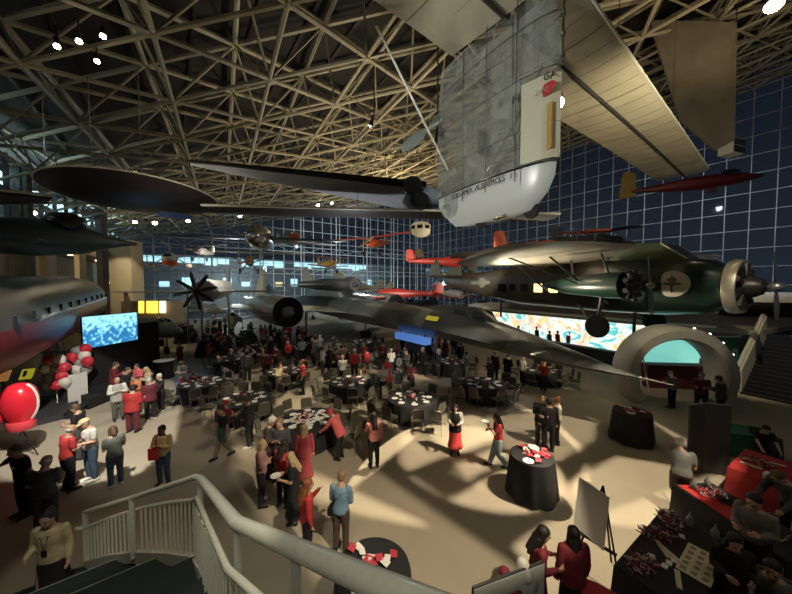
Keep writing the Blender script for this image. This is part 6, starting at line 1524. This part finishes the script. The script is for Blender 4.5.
seated('seated person beside the painted wall under the trimotor', 604, 339, 170, 'sit', 'long', 'black', 'pants', 'black', 'short', 'hbrown', 'm')
# people along the painted wall
for x, y, c1, c2, lab in ((541, 327, 'black', 'black', 'first guest in the dark line before the painted wall'), (547, 327, 'navy', 'black', 'second guest in the dark line before the painted wall'), (554, 330, 'brown', 'khaki', 'third guest in the painted wall line, brown top'), (562, 330, 'dred', 'black', 'guest in dark red in the line before the painted wall'), (568, 326, 'black', 'black', 'tallest guest in black closing the line at the painted wall'), (523, 326, 'bred', 'black', 'guest in bright red before the painted wall beside the jet canopy'), (574, 331, 'bred', 'dgrey', 'guest in red and white past the line at the painted wall')):
    person(lab, B(x, y) + V((-.55, -.35, 0)), random.choice((0, 170, 100, -80)), 'stand', 'long', c1, 'pants', c2, 'short', 'hbrown', 'm' if x % 2 else 'f', 0, detail=False)
# dense crowd far behind, mostly dark silhouettes
rnd = random.Random(11); KC = ['black', 'black', 'navy', 'dgrey', 'black', 'maroon', 'red', 'grey', 'white', 'brown', 'dred', 'black']
spots = []; cand = [(rnd.uniform(204, 345), rnd.uniform(328, 356)) for _ in range(75)] + [(rnd.uniform(206, 300), rnd.uniform(318, 338)) for _ in range(60)] + [(rnd.uniform(300, 470), rnd.uniform(333, 352)) for _ in range(60)] + [(rnd.uniform(470, 570), rnd.uniform(350, 362)) for _ in range(14)]
tabs = [o for o in bpy.data.objects if o.name.startswith('round_table')]
ppl = [o for o in bpy.data.objects if o.name.startswith('person')]
taken = [o.location.copy() for o in ppl]
for x, y in cand:
    p = B(x, y)
    if p.y > 34 or any((p - t.location).xy.length < 1.3 for t in tabs) or any((p - q).xy.length < .7 for q in taken): continue
    taken.append(p); spots.append(p)
for i, p in enumerate(spots[:110]):
    c1 = rnd.choice(KC); sx = rnd.choice('mf')
    grp = 'guests standing in the dark far under the black jet'
    adj = {'black': 'black', 'navy': 'navy', 'dgrey': 'charcoal', 'maroon': 'maroon', 'dred': 'dark red', 'red': 'red', 'grey': 'grey', 'white': 'white', 'brown': 'brown'}[c1]
    person('guest in %s in the crowd in the shade behind the tables' % adj, p, rnd.uniform(-180, 180), rnd.choice(('stand', 'hold', 'fold', 'stand')), 'long', c1, 'pants', rnd.choice(('black', 'black', 'navy', 'dgrey')), 'short', rnd.choice(('hbrown', 'hblack', 'hgrey', 'blonde')), sx, rnd.choice((0, 0, 1)), group=grp, detail=False)

# a guest standing where a chair would be means that chair is not there
ppos = [o.location.xy for o in bpy.data.objects if o.name.startswith('person') and not o.parent]
kept = []
for o in [o for o in bpy.data.objects if o.name.startswith('banquet_chair') and not o.parent and not o['label'].startswith('beige banquet chair under')]:
    if any((o.location.xy - q).length < .42 for q in ppos) or any((o.location.xy - q).length < .46 for q in kept):
        for c in list(o.children): bpy.data.objects.remove(c)
        bpy.data.objects.remove(o)
    else: kept.append(o.location.xy.copy())
# dark draped displays and striped stands by the far jets
for k, (x, y, lab) in enumerate(((210, 343, 'dark draped display stand beside the person in navy'), (247, 336, 'dark draped display stand behind the raised arms man'), (187, 330, 'dark draped display stand before the camouflage jet'))):
    p = fp(x, y + 12); t = thing('display_stand', lab, 'display', p, .5 * k, 'dark draped displays')
    obj('drape', MB().lathe([(1.1, 0), (.95, .5), (.8, 1.0), (.55, 1.35), (.05, 1.4)], n=20), mat('drape_navy', (.015, .02, .035), .7), t, 60)
    obj('top_board', MB().box((0, 0, 1.5), (1.0, .5, .2)), dark_steel, t, smooth=0)

# ------------------------------------------------------------------ lamps
lampm = mat('lamp_glow', (1, .9, .7), .3, emit=40., ecol=(1., .84, .58))
LAMPS = [(688, 37, 4.), (557, 103, 4.), (774, 5, 6.), (398, 187, 2.5), (404, 185, 2.), (318, 205, 2.), (135, 222, 2.), (155, 223, 2.5), (188, 221, 2.), (240, 216, 2.), (57, 46, .5), (79, 41, .5), (97, 61, .4), (103, 36, .4), (332, 203, 1.5), (610, 128, 1.)]
names = ['over the film wing', 'tucked behind the clear gondola', 'large at the corner above the beige panel', 'beyond the grey glider nose', 'paired beyond the grey glider nose', 'above the long thin wing', 'at the far left end of the roof', 'second at the far left of the roof', 'third at the far left of the roof', 'above the polished round nose airplane', 'small lowest over the left trusses', 'small second over the left trusses', 'small third over the left trusses', 'small highest over the left trusses', 'second above the long thin wing', 'beside the glass under the film wing']
for (x, y, r), nm in zip(LAMPS, names):
    d = ray(x, y); # meet the roof plane a little under the frame
    # z = H + d.z k ; roof = 12.1 + .27*(W.(k d) + 3.4) - .5
    k = (12.1 + .27 * 3.4 - .5 - H) / (d.z - .27 * (WX * d.x + WY * d.y))
    if k <= 0 or k > 90: k = 30
    if nm.startswith('tucked'): k = 9.3
    p = V((d.x * k, d.y * k, H + d.z * k)); s = .012 * r * math.sqrt(k) + .05
    t = thing('spotlight', 'bright ceiling spotlight ' + nm, 'ceiling light', p, 0, 'ceiling spotlights')
    toc = (V((0, 0, H)) - p).normalized(); toc = (toc + V((0, 0, -1.2))).normalized()
    obj('housing', MB().tube(V((0, 0, 0)) - toc * .35, V((0, 0, 0)), s * .8, s * 1.15, n=14), dark_steel, t)
    obj('lens', MB().tube(toc * .005, toc * .03, s, n=16), lampm, t)
    obj('hanger', MB().tube(-toc * .2, V((-toc.x * .2, -toc.y * .2, roof_z(p.x, p.y) - p.z + .1)), .02, n=5), dark_steel, t)
def spot(name, pos, aim, e, ang, col=(1., .86, .66), blend=.25, rad=.12):
    l = bpy.data.lights.new(name, 'SPOT'); l.energy = e; l.spot_size = math.radians(ang); l.spot_blend = blend; l.color = col; l.shadow_soft_size = rad
    o = bpy.data.objects.new(name, l); COL.objects.link(o); o.location = pos; o.rotation_euler = (V(aim) - V(pos)).to_track_quat('-Z', 'Y').to_euler(); return o
def pt(name, pos, e, col=(1., .82, .58), rad=.3):
    l = bpy.data.lights.new(name, 'POINT'); l.energy = e; l.color = col; l.shadow_soft_size = rad
    o = bpy.data.objects.new(name, l); COL.objects.link(o); o.location = pos; return o
def up(nm, p, e, col): return spot(nm, V(p) - V((0, 0, 2.2)), V(p) + V((0, 0, 5)), e, 165, col, .5, .3)
KEY = (1., .84, .60)
def masked_lamp(nm, lab, pos, poly, e, col=KEY, rad=.006, D=.5):  # mask and housing are added, made only to shape the floor light
    """added lamp with an invented mask plate, opening cut to give its pool straight edges"""
    pos = V(pos); pts = [G(*q) for q in poly]; c = sum((p for p in pts), V()) / len(pts); ax = (c - pos).normalized()
    inner = []
    for p in pts:
        d = p - pos; inner.append(d * (D / d.dot(ax)))
    ci = ax * D; half = max((p - ci).length for p in inner)
    xx = ax.orthogonal().normalized(); yy = ax.cross(xx)
    # order by angle so that the mask plate closes around the opening
    n = len(inner); outer = []
    for p in inner:
        v = p - ci; outer.append(ci + v.normalized() * (half * 1.9))
    t = thing('added_masked_lamp', lab, 'ceiling light', pos, 0, 'profile spotlights')
    mb = MB(); th = ax * .004
    vs = inner + outer + [p + th for p in inner] + [p + th for p in outer]; fs = []
    for k in range(n):
        k2 = (k + 1) % n; fs += [(k, k2, n + k2, n + k), (2 * n + k, 3 * n + k, 3 * n + k2, 2 * n + k2), (k, 2 * n + k, 2 * n + k2, k2), (n + k, n + k2, 3 * n + k2, 3 * n + k)]
    mb.add(vs, fs); obj('pool_mask', mb, black_matte, t, smooth=0)
    # conical housing from behind the lamp to the plate rim
    ro = half * 1.9
    hs = MB().loft([[q * .12 - ax * .12 + ax * 0 for q in [(xx * math.cos(2 * PI * m / 20) + yy * math.sin(2 * PI * m / 20)) * ro for m in range(20)]], [ax * (D * .98) + (xx * math.cos(2 * PI * m / 20) + yy * math.sin(2 * PI * m / 20)) * ro * .97 for m in range(20)]], cap=False)
    obj('housing', hs, black_matte, t)
    obj('hanger', MB().tube(-ax * .12, V((-ax.x * .12, -ax.y * .12, roof_z(pos.x, pos.y) - pos.z + .1)), .03, n=6), dark_steel, t)
    full = 2 * math.degrees(math.atan(half / D)) + 22
    spot(nm, pos, c, e, full, col, .0, rad)
masked_lamp('key_pool_a', 'black profile spotlight high over the right hand tables lighting the table edge', (8.5, 5.0, 11.2), [(343, 396), (385, 402), (440, 414), (478, 416), (500, 440), (470, 452), (451, 458), (425, 427), (372, 425)], 9500)
masked_lamp('key_pool_f', 'black profile spotlight paired with the table edge one lighting the group of three', (9.2, 4.6, 11.0), [(482, 418), (520, 414), (562, 410), (598, 420), (594, 440), (556, 462), (492, 445)], 4200)
masked_lamp('key_pool_t', 'black profile spotlight beside the first making the small bright triangle', (8.1, 5.2, 11.0), [(455, 465), (466, 480), (512, 456), (492, 448)], 7500)
masked_lamp('key_pool_b', 'black profile spotlight hanging behind the clear gondola', (1.5, 10.8, 11.0), [(556, 488), (552, 520), (512, 547), (528, 566), (520, 600), (640, 600), (690, 505), (676, 466), (617, 456)], 5600)
masked_lamp('key_pool_c', 'black profile spotlight above the staircase', (4.8, -1.0, 11.8), [(236, 408), (300, 398), (345, 404), (352, 440), (375, 470), (440, 515), (510, 563), (540, 592), (420, 640), (330, 600), (262, 520), (232, 470)], 4300)
masked_lamp('key_pool_d', 'black profile spotlight over the stage side group', (-5.6, 4.0, 10.2), [(-45, 450), (-40, 395), (20, 385), (60, 386), (104, 376), (150, 378), (186, 383), (176, 440), (140, 474), (80, 486), (0, 480)], 5200, (1., .95, .84))
masked_lamp('key_pool_e', 'black profile spotlight over the middle tables', (-1.0, 13.6, 13.0), [(282, 392), (306, 386), (322, 400), (300, 414), (268, 408)], 3600)
spot('key_open_floor', (6.5, 1.0, 12.0), (2.0, 10.6, 0), 240, 75, KEY, .4, .10)
spot('key_left', (-2.0, 2.0, 10.8), (-7.2, 12.8, 0), 520, 38, (1., .95, .85), .3, .06)
spot('key_stage', (-8.0, 18.0, 11.5), (-12.2, 14.8, 0), 700, 36, (1., .93, .82), .3, .06)
spot('key_mid', (-3.0, 24.0, 15.0), (-6.5, 15.5, 0), 2000, 36, KEY, .4, .06)
spot('key_far', (-12.0, 36.0, 13.0), (-14.0, 29.0, 0), 1500, 70, KEY, .4, .2)
spot('key_far_right', (12, 40, 20.0), (6.0, 38.0, 4), 1800, 55, KEY, .4, .2)
spot('key_trimotor', (9.0, 10.0, 15.0), (14.5, 21.0, 5), 500, 34, KEY, .4, .2)
spot('trimotor_under', (6.0, 18.0, 3.9), (9.0, 15.5, 7.5), 1700, 100, KEY, .4, .3)
spot('key_stairs', (8.0, 4.0, 14.5), (18.8, 15.8, 1.8), 3200, 18, KEY, .4, .1)
spot('rail_light_near', (-1.9, -.9, 8.4), (-.6, 1.6, 4.0), 190, 46, (1., .94, .8), .5, .1)  # added spot without a fixture, brightens the near top pipe
spot('cream_guest_light', (-2.6, 1.5, 8.5), (-5.6, 5.2, .9), 260, 18, (1., .94, .8), .5, .1)
spot('rail_light', (-1.6, 1.0, 9.4), (-2.5, 3.0, 2.2), 520, 40, (1., .92, .75), .4, .1)
spot('black_jet_wash', (4.0, 6.0, 6.9), (-2.0, 20.0, 3.5), 500, 50, (1., .95, .84), .5, .2)
spot('gondola_wash', (-3.0, 3.0, 8.6), (2.6, 7.6, 9.5), 750, 60, (.95, .95, .9), .5, .3)
spot('wing_wash', (9.0, 7.5, 7.5), (9.5, 12.0, 11.8), 900, 110, (1., .85, .6), .6, .2)
spot('glider_wash', (-2.0, 13.0, 5.0), (-2.0, 12.0, 9.3), 170, 100, (.9, .95, 1.), .6, .3)
spot('glass_wash', (24.0, 28.0, 18.0), (32.0, 38.0, 9), 2500, 120, (.85, .93, 1.), .6, .3)
spot('glass_wash_far', (-6.0, 50.0, 15.0), (-10.0, 64.0, 9), 3500, 140, (.8, .92, 1.), .6, .3)
spot('wash_hung_aircraft', (-3.0, 21.0, 6.3), (-3.0, 34.0, 8.2), 5000, 64, (1., .94, .82), .5, .2)  # wash spots added in mid-air to brighten the hung aircraft
spot('wash_hung_aircraft_right', (4.0, 19.0, 6.6), (7.0, 31.0, 8.4), 3600, 56, (1., .90, .72), .5, .2)
spot('wash_black_jet_top', (-9.0, 15.0, 12.6), (-3.5, 24.0, 3.6), 2300, 34, (1., .95, .85), .4, .1)
spot('wash_jet_neck', (-1.0, 9.5, 8.0), (3.2, 16.5, 3.2), 700, 34, (1., .95, .85), .5, .1)
spot('wash_far_jets', (-14.0, 24.0, 9.0), (-21.0, 36.0, 3.0), 2400, 60, (1., .93, .8), .5, .1)
spot('arch_light', (8.0, 7.0, 9.5), (13.0, 14.0, 2.8), 600, 20, KEY, .4, .1)  # added narrow spot, lifts the pale arch only
spot('wash_orange', (6.0, 13.5, 8.0), (12.5, 22.5, 8.3), 900, 34, KEY, .5, .2)
spot('wash_exhibit', (22.0, 20.0, 9.0), (33.0, 28.0, 4.0), 1200, 34, KEY, .4, .2)
spot('glove_light', (-6.0, 5.0, 7.2), (-11.7, 9.6, 1.8), 520, 15, (1., .95, .9), .4, .1)  # added small spot, makes up for the airliner shading the glove
spot('jet_edge_light', (11.0, 16.0, 5.0), (5.5, 14.5, 2.8), 260, 60, (1., .97, .9), .5, .1)
spot('edge_light', (-2.0, 4.5, 12.3), (-1.0, 11.5, 9), 450, 95, (1., .92, .75), .4, .1)
up('truss_near', (-7.0, 9.0, 9.9), 48, (1., .93, .74))
up('truss_mid', (-3.0, 24.0, 11.8), 1120, (1., .80, .52))
up('truss_far', (-1.0, 38.0, 16.2), 3360, (1., .76, .42))
up('truss_far_left', (-18.0, 31.0, 11.0), 480, (1., .80, .5))
up('truss_centre', (0.0, 15.0, 13.0), 420, (1., .82, .55))
up('truss_corner', (14.0, 11.0, 16.3), 400, (1., .72, .42))
pt('facade_fill', tuple(HW(66, 10, 6.)), 2200, (.85, .95, .95), .5)  # lights added outside to brighten the neighbouring facade, no real lamps there
pt('facade_fill_right', tuple(HW(66, 40, 6.)), 2600, (.85, .95, .95), .5)
pt('hall_fill_far', (-8.0, 42.0, 9.5), 600, (.85, .95, 1.), .6)
pt('gallery_fill', tuple(lw(32, 2.2, 7.6)), 260, (1., .8, .5), .4)
pt('gallery_fill_near', tuple(lw(16, 2.2, 7.6)), 120, (1., .8, .5), .4)
spot('pier_light', (-26.0, 28.0, 10.5), (-30.3, 32.6, 5), 900, 50, (1., .85, .6), .4)

w = bpy.data.worlds.new('night'); SC.world = w; w.use_nodes = True; nt = w.node_tree; bg = nt.nodes['Background']
tc = nt.nodes.new('ShaderNodeTexCoord'); sp_ = nt.nodes.new('ShaderNodeSeparateXYZ'); rr_ = nt.nodes.new('ShaderNodeValToRGB')
nt.links.new(tc.outputs['Generated'], sp_.inputs[0]); nt.links.new(sp_.outputs[2], rr_.inputs[0]); nt.links.new(rr_.outputs[0], bg.inputs[0])
rr_.color_ramp.elements[0].position = 0.; rr_.color_ramp.elements[0].color = (.017, .023, .032, 1); rr_.color_ramp.elements[1].position = .45; rr_.color_ramp.elements[1].color = (.007, .009, .017, 1)
bg.inputs[1].default_value = 1.

cam = bpy.data.cameras.new('camera'); co = bpy.data.objects.new('camera', cam); COL.objects.link(co)
co.location = (0, 0, H); co.rotation_euler = (PI / 2 - PITCH, 0, 0); cam.sensor_width = 36; cam.lens = 36 * F / 792; cam.clip_start = .05; cam.clip_end = 400
SC.camera = co
SC.view_settings.view_transform = 'Standard'; SC.view_settings.look = 'None'; SC.view_settings.exposure = 0.62; SC.view_settings.gamma = 1; SC.view_settings.use_curve_mapping = False
SC.cycles.use_denoising = True; SC.cycles.max_bounces = 6; SC.cycles.transparent_max_bounces = 12; SC.cycles.sample_clamp_indirect = 4
SC.cycles.caustics_reflective = False; SC.cycles.caustics_refractive = False
print('people', npers, 'objects', len(bpy.data.objects))
